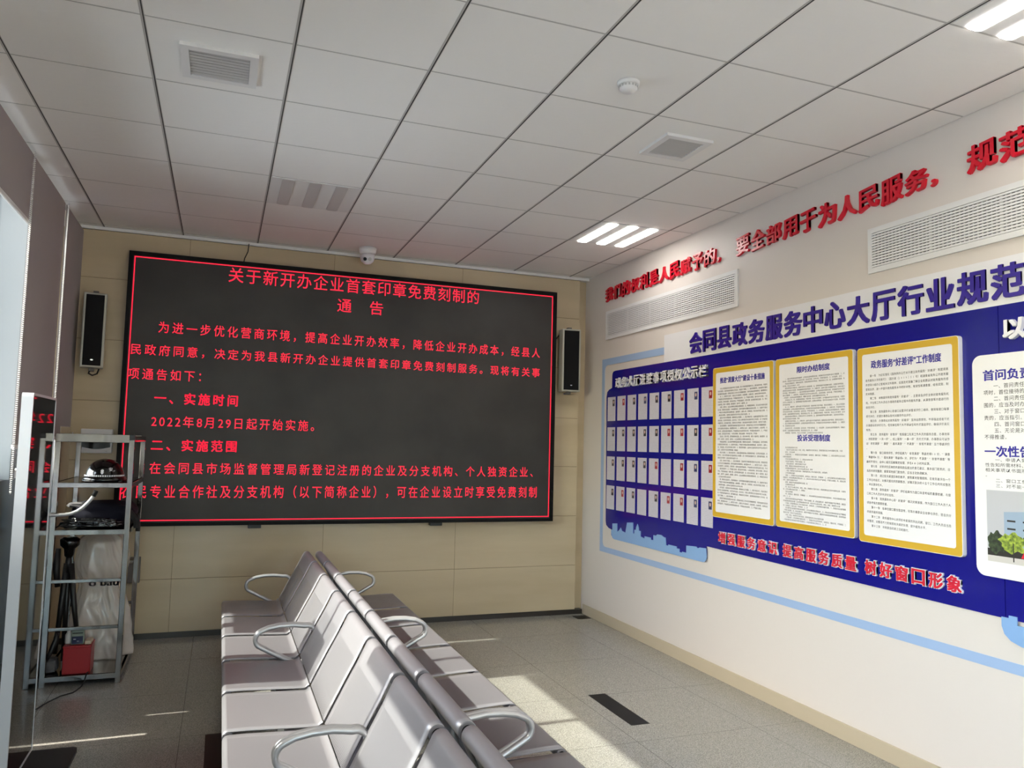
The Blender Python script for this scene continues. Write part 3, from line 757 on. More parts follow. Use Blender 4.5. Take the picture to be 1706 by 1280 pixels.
POOL4 = ['第一条　为切实落实《国务院办公厅关于建立政务服务“好差评”制度提高政务服务水平的意见》（国办发〔2019〕51号）和湖南省政务公开政务服务领导小组办公室相关文件精神，全面及时准确了解企业和群众对政务服务的感受和诉求，进一步提升政务服务水平的针对性、有效性和满意度，结合实际，制定本制度。',
 '第二条　本制度所称政务服务“好差评”，主要是指评价主体对政务服务机构、平台和工作人员在办理政务服务过程中的服务质量，从满意度等方面进行的综合评价。',
 '第三条　政务服务中心各窗口设置评价装置或评价二维码，做到每窗口每事项可评价，方便办事群众及时对服务作出评价。',
 '第四条　办事群众对政务服务“好差评”坚持自愿原则，不得强迫或者干扰办事群众的评价行为，任何单位和个人不得以任何方式强迫评价，确保评价真实有效。',
 '第五条　政务服务“好差评”包括窗口及其工作人员的服务态度、办事效率、流程便捷“一次一评”、线上服务“一事一评”的方式开展，办事群众可以作出“非常满意”“满意”“基本满意”“不满意”“非常不满意”五个等级评价。',
 '第六条　窗口现场评价，评价结果为“非常满意”等级的得10分，“满意”等级得8分，“基本满意”等级得6分，评价为“不满意”“非常不满意”等级的不得分，由中心核实后按规定处理，并在48小时内反馈。',
 '第七条　对非评价反映的内容和群众提出的意见建议，属本部门职责的，应当及时研究整改；需要其他部门配合的，应当主动协调解决。',
 '第八条　通过投诉渠道反映的差评，按照属地管理原则，在收到差评后一个工作日内核实，对情况属实的限期整改，对情况复杂的十五个工作日内完成整改，并反馈评价人。',
 '第九条　政务服务“好差评”评价结果作为窗口年度考核的重要依据，与窗口和工作人员评先评优挂钩。',
 '第十条　政务服务中心将“好差评”情况定期通报，作为窗口工作人员个人绩效考核的重要依据。',
 '第十一条　各单位窗口要加强宣传，引导办事群众主动参与评价，营造良好的政务服务氛围。',
 '第十二条　政务服务中心对评价中发现的突出问题，窗口、工作人员应当及时整改，对整改不力的按照有关规定处理，提升服务水平。',
 '第十三条　本制度自印发之日起施行。']
def body(bb, paras, u0_, u1_, ztop, step, nch, mapf, w, fill=None):
    """wrap paragraphs into justified rows of nch characters"""
    cw = (u1_-u0_)/nch; z = ztop; left = fill
    for p in paras:
        s = '　　' + p
        rows_ = [s[i:i+nch] for i in range(0, len(s), nch)]
        for rw in rows_:
            if left is not None:
                if left <= 0: return z
                left -= 1
            for k, ch in enumerate(rw):
                if ch in '　 ': continue
                vs, fs = glyph(ch, 0, 0, 1)
                bb.text([(u0_+(k+x*0.96)*cw, z+(y-0.85)*min(cw, step*0.8)*1.0, w) for x, y, q in vs], fs, mapf)
            z -= step
    return z
def paras_from(pool, lens, start=0):
    out = []; i = start
    for n_ in lens:
        s = (pool*3)[i % len(pool):][:n_]; out.append(s); i += n_
    return out
def rule_board(label, y1, y0, z0, z1, content):
    tt = thing('rule_board', label, 'wall notice', (XW, (y0+y1)/2, z0), 'gold-bordered rule boards')
    a, c = U(y1), U(y0); D0, D1 = B0+0.0008, B0+0.026
    bb = MB(); bb.prism(rrect(a, c, z0, z1, 0.018), mp, D0, D1); bb.build('backboard', M['white_board'], tt)
    bb = MB(); bb.ringprism(rrect(a+.003, c-.003, z0+.003, z1-.003, .016), rrect(a+.036, c-.036, z0+.038, z1-.038, .014), mp, D1+0.0002, D1+0.0012); bb.build('gold_border', M['gold'], tt)
    content(tt, a, c, z0, z1, D1+0.0006)
    return tt
def head(tt, s, uc, z, h, width, w, off=0.03):
    vs, fs = glyph(s, off, 0, 3); bb = MB(); vs = fit(vs, uc-width/2, uc+width/2, z, z+h); bb.text([(x, y, w+q*0.1) for x, y, q in vs], fs, mp); bb.build('heading', M['ink_blue'], tt, recalc=False)
def c1(tt, a, c, z0, z1, w):
    head(tt, '推进“清廉大厅”建设十条措施', (a+c)/2, z1-0.118, 0.044, 0.50, w)
    bb = MB(); body(bb, paras_from(POOL1, [124, 150, 152, 284, 72, 142, 100, 124, 136, 104, 140, 120]), a+.062, c-.062, z1-0.150, 0.0193, 42, mp, w, 49); bb.build('body_text', M['ink'], tt, recalc=False)
def c2(tt, a, c, z0, z1, w):
    head(tt, '限时办结制度', (a+c)/2+0.01, z1-0.105, 0.042, 0.285, w)
    bb = MB(); zz = body(bb, paras_from(POOL2, [92, 60, 226, 100, 190, 60, 104, 74, 30, 24, 30]), a+.07, c-.065, z1-0.130, 0.0151, 48, mp, w, 24); bb.build('body_text', M['ink'], tt, recalc=False)
    zz = z1-0.535
    head(tt, '投诉受理制度', (a+c)/2+0.01, zz, 0.042, 0.285, w)
    bb = MB(); body(bb, paras_from(POOL3, [10, 44, 8, 54, 22, 16, 17, 18, 22, 34, 8, 106, 18, 8, 64, 6, 52, 90, 66, 110, 30, 80]), a+.07, c-.065, zz-0.035, 0.0147, 48, mp, w, 33); bb.build('body_text', M['ink'], tt, recalc=False)
def c3(tt, a, c, z0, z1, w):
    head(tt, '政务服务“好差评”工作制度', (a+c)/2, z1-0.122, 0.046, 0.455, w)
    bb = MB(); body(bb, POOL4, a+.06, c-.06, z1-0.155, 0.0252, 35, mp, w, 36); bb.build('body_text', M['ink'], tt, recalc=False)
rule_board('gold-bordered rule board beside the personnel sheets, one solid block of small print', 0.880, 0.205, 1.155, 2.243, c1)
rule_board('gold-bordered rule board with two separate headings, middle of the three', 0.185, -0.485, 1.158, 2.243, c2)
rule_board('gold-bordered rule board next to the borderless white board, furthest right of the three', -0.517, -1.172, 1.150, 2.238, c3)

# white board with building photograph
tt = thing('rule_board', 'white rounded board without gold border, with a printed building photo', 'wall notice', (XW, -1.6, 1.09))
a, c, z0, z1 = 1.240, 2.02, 1.083, 2.125; D0, D1 = B0+0.0008, B0+0.022
b = MB(); b.prism(rrect(a, c, z0, z1, 0.045), mp, D0, D1); b.build('backboard', M['white_board'], tt)
vs, fs = glyph('首问负责制度', 0.03, 0, 3); b = MB(); b.text([(x, y, D1+.0006+q*0.1) for x, y, q in fit(vs, 1.296, 1.66, 2.0, 2.052)], fs, mp); b.build('heading', M['ink_blue'], tt, recalc=False)
vs, fs = glyph('一次性告知制度', 0.03, 0, 3); b = MB(); b.text([(x, y, D1+.0006+q*0.1) for x, y, q in fit(vs, 1.296, 1.70, 1.640, 1.692)], fs, mp); b.build('heading', M['ink_blue'], tt, recalc=False)
b = MB()
body(b, ['一、首问责任制是指服务对象到窗口咨询或办理有关事项时，首位接待的工作人员应当认真负责办理、不得推诿。', '二、首问责任人在接待服务对象时，属于本窗口职责范围的，应当及时办理，立即与有关窗口联系，并做好引导。', '三、对于窗口经办的业务应耐心解答，属于别的窗口职责的，应当指引。', '四、首问窗口对服务对象提出的问题应当登记。', '五、无论是对象的咨询还是投诉，窗口都应认真对待，不得推诿。'], 1.297, 1.96, 1.985, 0.0300, 26, mp, D1+.0006, 11)
b.build('body_text', M['ink'], tt, recalc=False); b = MB()
body(b, ['一、申请人到窗口办理事项时，窗口工作人员应当一次性告知所需材料、办理流程、办理时限，相关的要求，并将相关事项以书面形式告知，对不符合条件的，应当说明理由。', '二、窗口工作人员应耐心解答申请人提问。', '三、对不能一次性告知的应及时联系补充说明。'], 1.297, 1.96, 1.636, 0.0240, 26, mp, D1+.0006, 6)
b.build('body_text', M['ink'], tt, recalc=False)
W = D1+.0006
ph = MB(); ph.prism([(1.300, 1.155), (1.98, 1.155), (1.98, 1.485), (1.300, 1.485)], mp, D1+.0002, W); ph = ph.build('photo_print', M['photo_sky'], tt)
def pr(nm, poly, mt, k): bb = MB(); bb.prism(poly, mp, W+.0001*k, W+.0001*(k+1)); bb.build(nm, mt, ph)
ROOT[ph.name] = ROOT[tt.name]
pr('printed_ground', [(1.300, 1.155), (1.98, 1.155), (1.98, 1.19), (1.300, 1.185)], M['photo_ground'], 1)
pr('printed_building', [(1.385, 1.19), (1.98, 1.19), (1.98, 1.41), (1.60, 1.405), (1.385, 1.388)], M['photo_build'], 2)
bb = MB()
for r_ in range(3):
    for q_ in range(5): bb.prism([(1.40+q_*.075, 1.345-r_*.036), (1.44+q_*.075, 1.345-r_*.036), (1.44+q_*.075, 1.353-r_*.036), (1.40+q_*.075, 1.353-r_*.036)], mp, W+.0003, W+.0005)
bb.build('printed_windows', M['photo_hedge'], ph)
pr('printed_hedge', [(1.300, 1.183), (1.98, 1.188), (1.98, 1.225), (1.300, 1.215)], M['photo_hedge'], 4)
def blob(cu, cv, ru, rv): return [(max(1.301, cu+ru*(1+.14*math.sin(5*k_)+.1*math.sin(9*k_+1))*math.cos(k_)), cv+rv*(1+.14*math.sin(6*k_)+.1*math.cos(8*k_))*math.sin(k_)) for k_ in [2*math.pi*i/40 for i in range(40)]]
pr('printed_dark_tree', blob(1.345, 1.245, 0.045, 0.05), M['photo_dkgreen'], 5)
pr('printed_green_tree', blob(1.425, 1.25, 0.062, 0.045), M['photo_green'], 6)
pr('printed_trunk', [(1.425, 1.165), (1.431, 1.165), (1.430, 1.25), (1.426, 1.25)], M['photo_hedge'], 7)
pr('printed_red_sign', [(1.463, 1.187), (1.55, 1.187), (1.55, 1.208), (1.477, 1.214)], M['red_print'], 7)

# 36 personnel sheets
ordc = ['first', 'second', 'third', 'fourth', 'fifth', 'sixth', 'seventh', 'eighth', 'ninth']
rown = ['top', 'second', 'third', 'bottom']
hue = {(0, 8): 'r', (1, 6): 'r', (1, 8): 'r', (2, 6): 'r', (2, 8): 'r', (3, 1): 'r', (3, 5): 'r', (3, 6): 'r', (2, 7): 'b', (3, 7): 'b', (0, 7): 'b', (3, 8): 'b', (0, 3): 'b', (0, 6): 'r', (1, 5): 'r', (2, 4): 'r', (0, 1): 'r'}
tz = [(1.888, 2.112), (1.610, 1.830), (1.340, 1.556), (1.068, 1.285)]
hn = {'r': 'red-backed photo', 'b': 'blue-backed photo', 'd': 'dark photo'}
for rr_ in range(4):
    for cc in range(9):
        yl = 2.597-0.1921*cc; z0, z1 = tz[rr_]; h_ = hue.get((rr_, cc), 'd'); nop = (rr_, cc) in ((2, 5), (3, 3))
        lab = 'pale personnel sheet with %s, %s row, %s from the left' % ('no photo' if nop else hn[h_], rown[rr_], ordc[cc])
        tt = thing('personnel_sheet', lab, 'sheet', (XW-B0, yl-.075, z0), 'personnel sheets on the blue board')
        zt = z0 if False else z0
        dz = 0.002*random.uniform(-1, 1)
        a = U(yl); bb = MB(); bb.prism([(a, z0+dz), (a+.150, z0+dz), (a+.150, z1+dz), (a, z1+dz)], mp, B0+.0006, B0+.003); bb.build('page', M['card'], tt)
        if not nop:
            bb = MB(); bb.prism([(a+.098, z1-.086), (a+.138, z1-.086), (a+.138, z1-.026), (a+.098, z1-.026)], mp, B0+.0031, B0+.0036); p_ = bb.build('photo', M[{'r': 'card_red', 'b': 'card_blue', 'd': 'card_dark'}[h_]], tt)
            ROOT[p_.name] = ROOT[tt.name]
            bb = MB(); bb.prism([(a+.118+.010*math.cos(k_), z1-.050+.014*math.sin(k_)) for k_ in [2*math.pi*i/14 for i in range(14)]], mp, B0+.0037, B0+.0039); bb.build('portrait', M['face'], p_)

# ------------------------------------------------------------------ waiting benches
AX = 1.705
def bench(label, side, y0, y1, loc_z=0):
    """three-seat perforated steel bench; side=-1 faces the windows, +1 faces the notice wall"""
    t = thing('waiting_bench', label, 'bench', (AX+side*0.36, (y0+y1)/2, 0), 'back-to-back steel waiting benches')
    mpf = lambda d, y, z: (AX+side*d, y, z)
    pitch = (y1-y0)/3
    sp = [(0.652, 0.392)] + arc(0.632, 0.400, 0.021, -20, 92, 8) + [(0.56, 0.4205), (0.45, 0.4155), (0.34, 0.410), (0.275, 0.408)] + arc(0.272, 0.440, 0.032, 270, 207, 5)
    bp = [(0.2405, 0.432), (0.2375, 0.440), (0.195, 0.525), (0.15, 0.610), (0.10, 0.690)] + arc(0.047, 0.7465, 0.0285, 15, 250, 14)
    bp = [(0.238, 0.432), (0.205, 0.505), (0.165, 0.590), (0.120, 0.678), (0.085, 0.738)]
    bp = [(0.240, 0.430), (0.205, 0.500), (0.160, 0.588), (0.112, 0.678)] + arc(0.048, 0.746, 0.0285, 15, 285, 16)
    for k in range(3):
        g = 0.017; a, c = y0+pitch*k+(g if k else 0.002), y0+pitch*(k+1)-(g if k < 2 else 0.002)
        ys = [a, a+0.045, c-0.045, c]
        bb = MB(); bb.sheet(sp, ys, mpf, 0.0022, (8, 13, 1, 2))
        for yy, y2 in ((a, a+0.002), (c-0.002, c)):
            bb.prism([(0.640, 0.405), (0.27, 0.405), (0.25, 0.425), (0.245, 0.38), (0.30, 0.368), (0.62, 0.380)], lambda u_, v_, w_: mpf(u_, w_, v_), yy, y2)
        st = bb.build('seat', [M['silver'], M['perf']], t)
        ROOT[st.name] = ROOT[t.name]
        bb = MB(); bb.pipe(mpf(0.632, a-0.001, 0.400), mpf(0.632, c+0.001, 0.400), 0.0205, 0.0135, 20); bb.build('front_roll', [M['silver'], M['tube_shade']], st)
        for yy in (a+0.0025, c-0.0055):
            bb = MB(); bb.ringprism(rrect(0.30, 0.60, 0.345, 0.40, 0.012), rrect(0.36, 0.52, 0.362, 0.385, 0.011), lambda u_, v_, w_: mpf(u_, w_, v_), yy, yy+0.003); bb.build('side_bracket', M['silver_dark'], st)
        bb = MB(); bb.sheet(bp, ys, mpf, 0.0022, (0, 3, 1, 2))
        for yy, y2 in ((a, a+0.002), (c-0.002, c)):
            bb.prism([(0.238, 0.432), (0.112, 0.672), (0.066, 0.728), (0.040, 0.722), (0.085, 0.66), (0.212, 0.422)], lambda u_, v_, w_: mpf(u_, w_, v_), yy, y2)
        bk = bb.build('backrest', [M['silver'], M['perf']], t)
        ROOT[bk.name] = ROOT[t.name]
        bb = MB(); bb.pipe(mpf(0.048, a-0.001, 0.746), mpf(0.048, c+0.001, 0.746), 0.0280, 0.0195, 24); bb.build('top_roll', [M['silver'], M['tube_shade']], bk)
    # armrests at both ends
    prof = [(0.235, 0.372), (0.30, 0.402), (0.40, 0.455), (0.450, 0.482)] + arc(0.438, 0.528, 0.048, -45, 70, 8) + [(0.42, 0.588), (0.36, 0.598), (0.29, 0.600)] + arc(0.206, 0.548, 0.044, 75, 195, 8) + [(0.182, 0.49), (0.212, 0.42)]
    for yy in (y0-0.001, y1+0.001):
        bb = MB(); bb.tube([mpf(d, yy, z) for d, z in prof], 0.0125, 14, closed=True); bb.build('armrest', M['silver_tube'], t)
    bb = MB(); bb.box(min(AX+side*.30, AX+side*.38), max(AX+side*.30, AX+side*.38), y0+0.02, y1-0.02, 0.30, 0.345, 0.005); bb.build('beam', M['silver_dark'], t)
    for yy in (y0+0.25, y1-0.25):
        bb = MB(); xa, xb = sorted((AX+side*.31, AX+side*.37)); bb.box(xa, xb, yy-0.025, yy+0.025, 0.04, 0.305, 0.004)
        xa, xb = sorted((AX+side*.10, AX+side*.60)); bb.box(xa, xb, yy-0.025, yy+0.025, 0.012, 0.045, 0.008)
        lg = bb.build('leg', M['silver_tube'], t); ROOT[lg.name] = ROOT[t.name]
        for d in (0.13, 0.57):
            bb = MB(); bb.lathe([(0.02, 0.0), (0.02, 0.01), (0.008, 0.014)], (AX+side*d, yy, 0), 16); bb.build('foot_pad', M['black_rubber'], lg)
        bb = MB(); bb.obox(mpf(0.205, yy, 0.46), (side*0.43, 0, -0.9), (0, 1, 0), (side*0.9, 0, 0.43), 0.17, 0.02, 0.003); bb.build('back_strut', M['silver_dark'], t)
    return t
for sd, fc in ((-1, 'left-hand row facing the windows'), (1, 'right-hand row facing the notice wall')):
    bench('silver steel three-seat bench, furthest from the viewer, %s' % fc, sd, 0.668, 2.335)
    bench('silver steel three-seat bench, middle of the %s' % fc, sd, -1.020, 0.636)
    bench('silver perforated three-seat bench, nearest the viewer, %s' % fc, sd, -2.705, -1.052)

# ------------------------------------------------------------------ standing display at the left
t = thing('display_kiosk', 'tall standing advertising display with black glass and silver rim at left', 'display stand', (0.132, 0.47, 0))
KX0, KX1, KY0, KY1 = 0.108, 0.156, 0.20, 0.745
b = MB(); mk = lambda u_, v_, w_: (KX1+w_, u_, v_)
b.ringprism(rrect(KY0, KY1, 0.02, 1.832, 0.018), rrect(KY0+.012, KY1-.012, 0.032, 1.820, 0.010), mk, KX0-KX1, 0.0)
b.build('rim', M['alu'], t)
b = MB(); b.prism(rrect(KY0+.0125, KY1-.0125, 0.0325, 1.8195, 0.010), mk, -0.040, -0.002); b.build('screen_glass', M['kiosk_glass'], t)
b = MB(); b.prism(rrect(KY0+.0125, KY1-.0125, 0.0325, 1.8195, 0.010), mk, -0.047, -0.0405); b.build('back_cover', M['alu'], t)
b = MB(); b.prism(rrect(-0.10, 0.365, 0.19, 0.735, 0.03), lambda u_, v_, w_: (u_, v_, w_), 0.0, 0.018); b.build('base_plate', M['black'], t)

# ------------------------------------------------------------------ steel trolley rack with its load
SX0, SX1, SY0, SY1 = -0.040, 0.436, 1.90, 2.74
t = thing('steel_rack', 'stainless steel shelf rack holding security gear beside the standing display', 'rack', ((SX0+SX1)/2, (SY0+SY1)/2, 0))
for x in (SX0, SX1-.034):
    for y in (SY0, SY1-.034):
        b = MB(); b.box(x, x+.034, y, y+.034, 0.0, 1.64, 0.003); po = b.build('post', M['brushed'], t)
b = MB()
for y in (SY0-.002, SY1-.034): b.box(SX0-.001, SX1-.03, y, y+.036, 1.592, 1.648, 0.003)
for x in (SX0, SX1-.034): b.box(x, x+.034, SY0+.03, SY1-.03, 1.60, 1.64, 0.003)
b.build('top_rail', M['brushed'], t)
for x in (SX1-.034, ): 
    b = MB(); b.box(x, x+.035, SY0-.003, SY0+.034, 1.612, 1.6485, 0.002); b.build('corner_cap', M['black'], t)
for z0, z1 in ((1.290, 1.323), (0.978, 1.012), (0.034, 0.068)):
    b = MB(); b.box(SX0+.002, SX1-.002, SY0+.002, SY1-.002, z1-0.004, z1-.001)
    b.box(SX0+.03, SX1-.03, SY0, SY0+.02, z0, z1-.001, 0.002); b.box(SX0+.03, SX1-.03, SY1-.02, SY1, z0, z1-.001, 0.002)
    b.box(SX0, SX0+.02, SY0+.03, SY1-.03, z0, z1-.001, 0.002); b.box(SX1-.02, SX1, SY0+.03, SY1-.03, z0, z1-.001, 0.002)
    b.build('shelf_tray', M['brushed'], t)
for z in (0.676, 0.368):
    b = MB(); b.box(SX0+.03, SX1-.03, SY0+.005, SY0+.025, z-.011, z+.011, 0.003); b.box(SX0+.03, SX1-.03, SY1-.025, SY1-.005, z-.011, z+.011, 0.003); b.build('cross_bar', M['brushed'], t)
b = MB(); b.box(SX1-.028, SX1-.006, SY0+.03, SY1-.03, 0.005, 0.034); b.build('lower_side_rail', M['skirt_dark'], t)

# helmet
hx, hy, hz = 0.242, 2.10, 1.3235
t = thing('helmet', 'glossy black security helmet with white emblem on the second shelf of the rack', 'helmet', (hx, hy, hz))
b = MB(); prof = [(0.001, 0.155)] + [(0.118*math.sin(math.radians(a)), 0.045+0.11*math.cos(math.radians(a))) for a in range(8, 91, 8)] + [(0.122, 0.040), (0.125, 0.03)]
b.lathe(prof[::-1], (hx, hy, hz), 40)
for v in b.bm.verts: v.co.y = hy+(v.co.y-hy)*1.18
b.build('shell', M['black_gloss'], t)
b = MB(); b.lathe([(0.118, 0.0), (0.136, 0.003), (0.142, 0.006), (0.128, 0.034), (0.118, 0.036)], (hx, hy, hz), 40)
for v in b.bm.verts: v.co.y = hy+(v.co.y-hy)*1.18
b.build('brim', M['black_gloss'], t)
b = MB(); ring = []
for k in range(26):
    a = math.radians(-170+k*160/25)
    b.obox((hx+0.1245*math.cos(a), hy+0.1245*1.18*math.sin(a), hz+0.042), (-math.sin(a), math.cos(a), 0), (0, 0, 1), (math.cos(a), math.sin(a), 0), 0.0045, 0.005, 0.0015)
b.build('white_band', M['white_letter'], t)
def hmap(uc, zc):
    def mf(u_, v_, w_):
        a = -math.pi/2 + (uc+u_)/0.122
        z_ = zc+v_; rad = 0.1185*math.sqrt(max(0.05, 1-((z_-0.045)/0.11)**2))+0.002+w_ if z_ > 0.045 else 0.121+w_
        return (hx+rad*math.cos(a), hy+rad*1.18*math.sin(a), hz+z_)
    return mf
b = MB(); P = [(0.012*(1 if k % 2 else 0.72)*math.cos(2*math.pi*k/16), 0.012*(1 if k % 2 else 0.72)*math.sin(2*math.pi*k/16)) for k in range(16)] + []
b.prism(P, hmap(0.0, 0.076), 0.0005, 0.002); b.prism([(-.012, -.004), (0, -.018), (.012, -.004)], hmap(0.0, 0.070), 0.0008, 0.0022); b.build('emblem', M['white_letter'], t)
vs, fs = glyph('安', 0.02, 0, 3); b = MB(); b.text([(x, y, 0.0015) for x, y, q in fit(vs, -.013, .013, -.013, .013)], fs, hmap(0.055, 0.086)); b.build('lettering', M['white_letter'], t, recalc=False)
b = MB(); b.box(hx-.085, hx-.045, hy-.150, hy-.147, hz+.05, hz+.055); 
b = MB(); b.tube([(hx+.10, hy-.10, hz+.012), (hx+.125, hy-.13, hz+.006), (hx+.11, hy-.16, hz+.006)], 0.005, 8); b.build('chin_strap', M['black_rubber'], t)

# curved pale rod
t = thing('curved_rod', 'curved pale metal rod with black tip sweeping up across the rack', 'rod', (-0.07, 1.87, 0.0))
P = [(-0.075, 1.87, 0.0), (-0.075, 1.872, 0.6), (-0.076, 1.874, 1.06)]
b = MB(); b.tube(P, 0.013, 14); b.build('pole', M['chrome'], t)
Q = [(-0.21, 1.876, 1.15), (-0.15, 1.876, 1.124), (-0.09, 1.876, 1.115), (-0.045, 1.876, 1.113), (0.0, 1.876, 1.112), (0.045, 1.876, 1.114), (0.085, 1.876, 1.121), (0.12, 1.876, 1.136), (0.15, 1.876, 1.158), (0.176, 1.876, 1.187), (0.197, 1.876, 1.215), (0.212, 1.876, 1.24)]
b = MB(); b.tube(Q, 0.0115, 14); b.build('arc', M['silver_tube'], t)
b = MB(); b.tube([(0.209, 1.876, 1.236), (0.219, 1.876, 1.256), (0.224, 1.876, 1.272)], 0.0145, 14); b.build('tip', M['black_rubber'], t)

# bundle on third shelf
def lump(bb, c, rx, ry, rz, seed, amp=0.15, sub=4, flat=0.0):
    tmp = bmesh.new(); bmesh.ops.create_icosphere(tmp, subdivisions=sub, radius=1)
    for v in tmp.verts:
        p = v.co.normalized(); q = Vector((math.copysign(abs(p.x)**0.55, p.x), math.copysign(abs(p.y)**0.55, p.y), math.copysign(abs(p.z)**0.7, p.z)))
        k = 1+amp*(noise.noise(p*2.2+Vector((seed, 0, 0)))+0.5*noise.noise(p*5+Vector((0, seed, 0))))
        v.co = Vector((q.x*rx*k, q.y*ry*k, max(q.z*rz*k, -rz*0.9)))+Vector(c)
    for fc in tmp.faces: fc.smooth = True
    return bb.add(tmp)
t = thing('clothing_bundle', 'folded dark navy clothing bundle on the third shelf of the rack', 'clothing', (0.22, 2.3, 1.012))
b = MB(); lump(b, (0.225, 2.33, 1.012+.075), 0.205, 0.225, 0.075/0.9, 3, 0.10); b.build('folded_cloth', M['navy'], t)
b = MB(); lump(b, (0.08, 2.22, 1.150), 0.07, 0.07, 0.018, 5, 0.15); b.build('grey_patch', M['grey_cloth'], t)
b = MB(); b.tube([(0.40, 2.25, 1.10), (0.452, 2.22, 1.07), (0.465, 2.20, 1.01), (0.463, 2.19, 0.965)], 0.014, 8); b.tube([(0.41, 2.12, 1.11), (0.458, 2.10, 1.05), (0.462, 2.10, 1.0)], 0.02, 8); b.build('hanging_strap', M['black_rubber'], t)
t = thing('vest', 'crumpled glossy black vest lying at the front edge of the third rack shelf', 'clothing', (0.22, 2.0, 1.012))
b = MB(); lump(b, (0.185, 1.99, 1.012+.034), 0.165, 0.05, 0.034, 9, 0.28, 5)
m_ = noise_bump(mat('glossy_black_fabric', (10, 10, 12), 0.18, spec=0.8), 30, 0.8, 0.01, 3)
b.build('fabric', m_, t)
b = MB(); b.bm.free()

# clear plastic bag
t = thing('plastic_bag', 'large crumpled clear plastic bag filling the lower part of the rack', 'bag', (0.25, 2.45, 0.068))
def bag_pt(th, z):
    def lerp(tab):
        for (z0, v0), (z1, v1) in zip(tab, tab[1:]):
            if z <= z1: q = (z-z0)/(z1-z0); q = q*q*(3-2*q); return v0+(v1-v0)*q
        return tab[-1][1]
    rx = lerp([(0.069, .205), (.2, .200), (.42, .175), (.57, .145), (.72, .175), (.88, .150), (.94, .10)])
    ry = lerp([(0.069, .22), (.3, .21), (.57, .17), (.72, .20), (.88, .17), (.94, .10)])
    cx_ = lerp([(0.069, .245), (.57, .225), (.94, .215)])
    pl = lerp([(0.069, .020), (.3, .020), (.57, .006), (.72, .010), (.94, .014)])
    sgn = lambda a, p: math.copysign(abs(a)**p, a)
    w = 7*th+1.3*math.sin(2*th)+(0.57-z)*3
    k = 1+(pl*(1-2*abs(math.sin(w/2)))+0.014*(noise.noise(Vector((math.cos(th)*2, math.sin(th)*2, z*7)))-abs(noise.noise(Vector((math.cos(th)*4+z*5, math.sin(th)*4, z*6))))))/0.18
    return (cx_+rx*k*sgn(math.cos(th), .75), 2.44+ry*k*sgn(math.sin(th), .75), z)
b = MB(); NT, NZ = 150, 70; rings = []
for i in range(NZ+1):
    z = 0.0695+(0.94-0.0695)*i/NZ
    rings.append([b.bm.verts.new(bag_pt(2*math.pi*k/NT, z)) for k in range(NT)])
for i in range(NZ):
    for k in range(NT):
        fc = b.bm.faces.new((rings[i][k], rings[i][(k+1) % NT], rings[i+1][(k+1) % NT], rings[i+1][k])); fc.smooth = True
fc = b.bm.faces.new(rings[-1]); b.bm.faces.new(rings[0][::-1])
b.build('film', M['film'], t)
vs, fs = glyph('o bau', 0.03, 0, 3); b = MB(); b.text([(x, 2.222, y) for x, y, q in fit(vs, 0.17, 0.36, 0.585, 0.635)], fs, lambda x, y, z: (x, y, z)); b.build('lettering', M['white_letter'], t, recalc=False)

# tripod, folded
tx, ty = 0.05, 2.14
t = thing('tripod', 'folded black camera tripod standing in the lower rack', 'tripod', (tx, ty, 0.068))
b = MB(); b.lathe([(0.02, 0.80), (0.03, 0.815), (0.035, 0.86), (0.06, 0.885), (0.062, 0.925), (0.04, 0.94)], (tx, ty, 0), 20); b.build('head', M['black_gloss'], t)
b = MB(); b.tube([(tx, ty, 0.70), (tx, ty, 0.82)], [0.024, 0.018], 14); b.build('collar', M['black'], t)
for dx, dy, zb in ((-0.045, -0.01, 0.16), (0.085, -0.02, 0.27), (0.0, 0.03, 0.10)):
    b = MB(); b.tube([(tx+dx*.18, ty+dy*.2, 0.76), (tx+dx*.6, ty+dy*.6, 0.48), (tx+dx, ty+dy, zb)], [0.021, 0.018, 0.014], 12); b.build('leg', M['black'], t)
b = MB(); b.tube([(tx-.07, ty+.02, 0.86), (tx-.075, ty+.02, 0.72), (tx-.06, ty+.02, 0.60)], [0.016, 0.024, 0.017], 12); b.build('pan_handle', M['black'], t)
for k, (px, py, zt) in enumerate(((-0.066, 2.10, 0.80), (-0.088, 2.16, 0.74), (-0.072, 2.24, 0.77))):
    o = MB(); o.tube([(px, py, 0.0), (px, py, zt)], 0.010, 12); o = o.build('steel_pole', M['chrome'])
    tag(o, 'bright thin upright steel pole at the left side of the rack, beside the tripod', 'pole', 'steel poles in the rack')

# red box, meter, bottle
t = thing('toolbox', 'red metal box on the bottom tray of the rack', 'box', (0.165, 2.0, 0.068))
b = MB(); b.box(0.083, 0.247, 1.935, 2.10, 0.068, 0.246, 0.004); b.build('case', M['red_box'], t)
b = MB(); b.box(0.080, 0.250, 1.932, 2.103, 0.236, 0.250, 0.004); b.build('lid', M['red_box'], t)
b = MB(); b.tube([(0.083, 2.03, 0.18), (0.063, 2.03, 0.185), (0.063, 2.03, 0.155), (0.083, 2.03, 0.15)], 0.006, 8); b.build('handle', M['black_rubber'], t)
t = thing('meter', 'small grey-green meter with dark blue display standing on the red box', 'device', (0.158, 1.99, 0.25))
b = MB(); b.box(0.120, 0.197, 1.965, 2.01, 0.2505, 0.345, 0.005); b.build('case', M['meter_case'], t)
b = MB(); b.box(0.125, 0.192, 1.9625, 1.966, 0.256, 0.305, 0.001); b.build('display', M['meter_screen'], t)
b = MB(); b.box(0.128, 0.190, 1.9625, 1.966, 0.322, 0.329, 0.001); b.build('slot', M['black'], t)
b = MB(); b.box(0.135, 0.150, 1.9618, 1.9626, 0.285, 0.289); b.box(0.156, 0.168, 1.9618, 1.9626, 0.272, 0.275); b.build('readout', M['white_letter'], t)
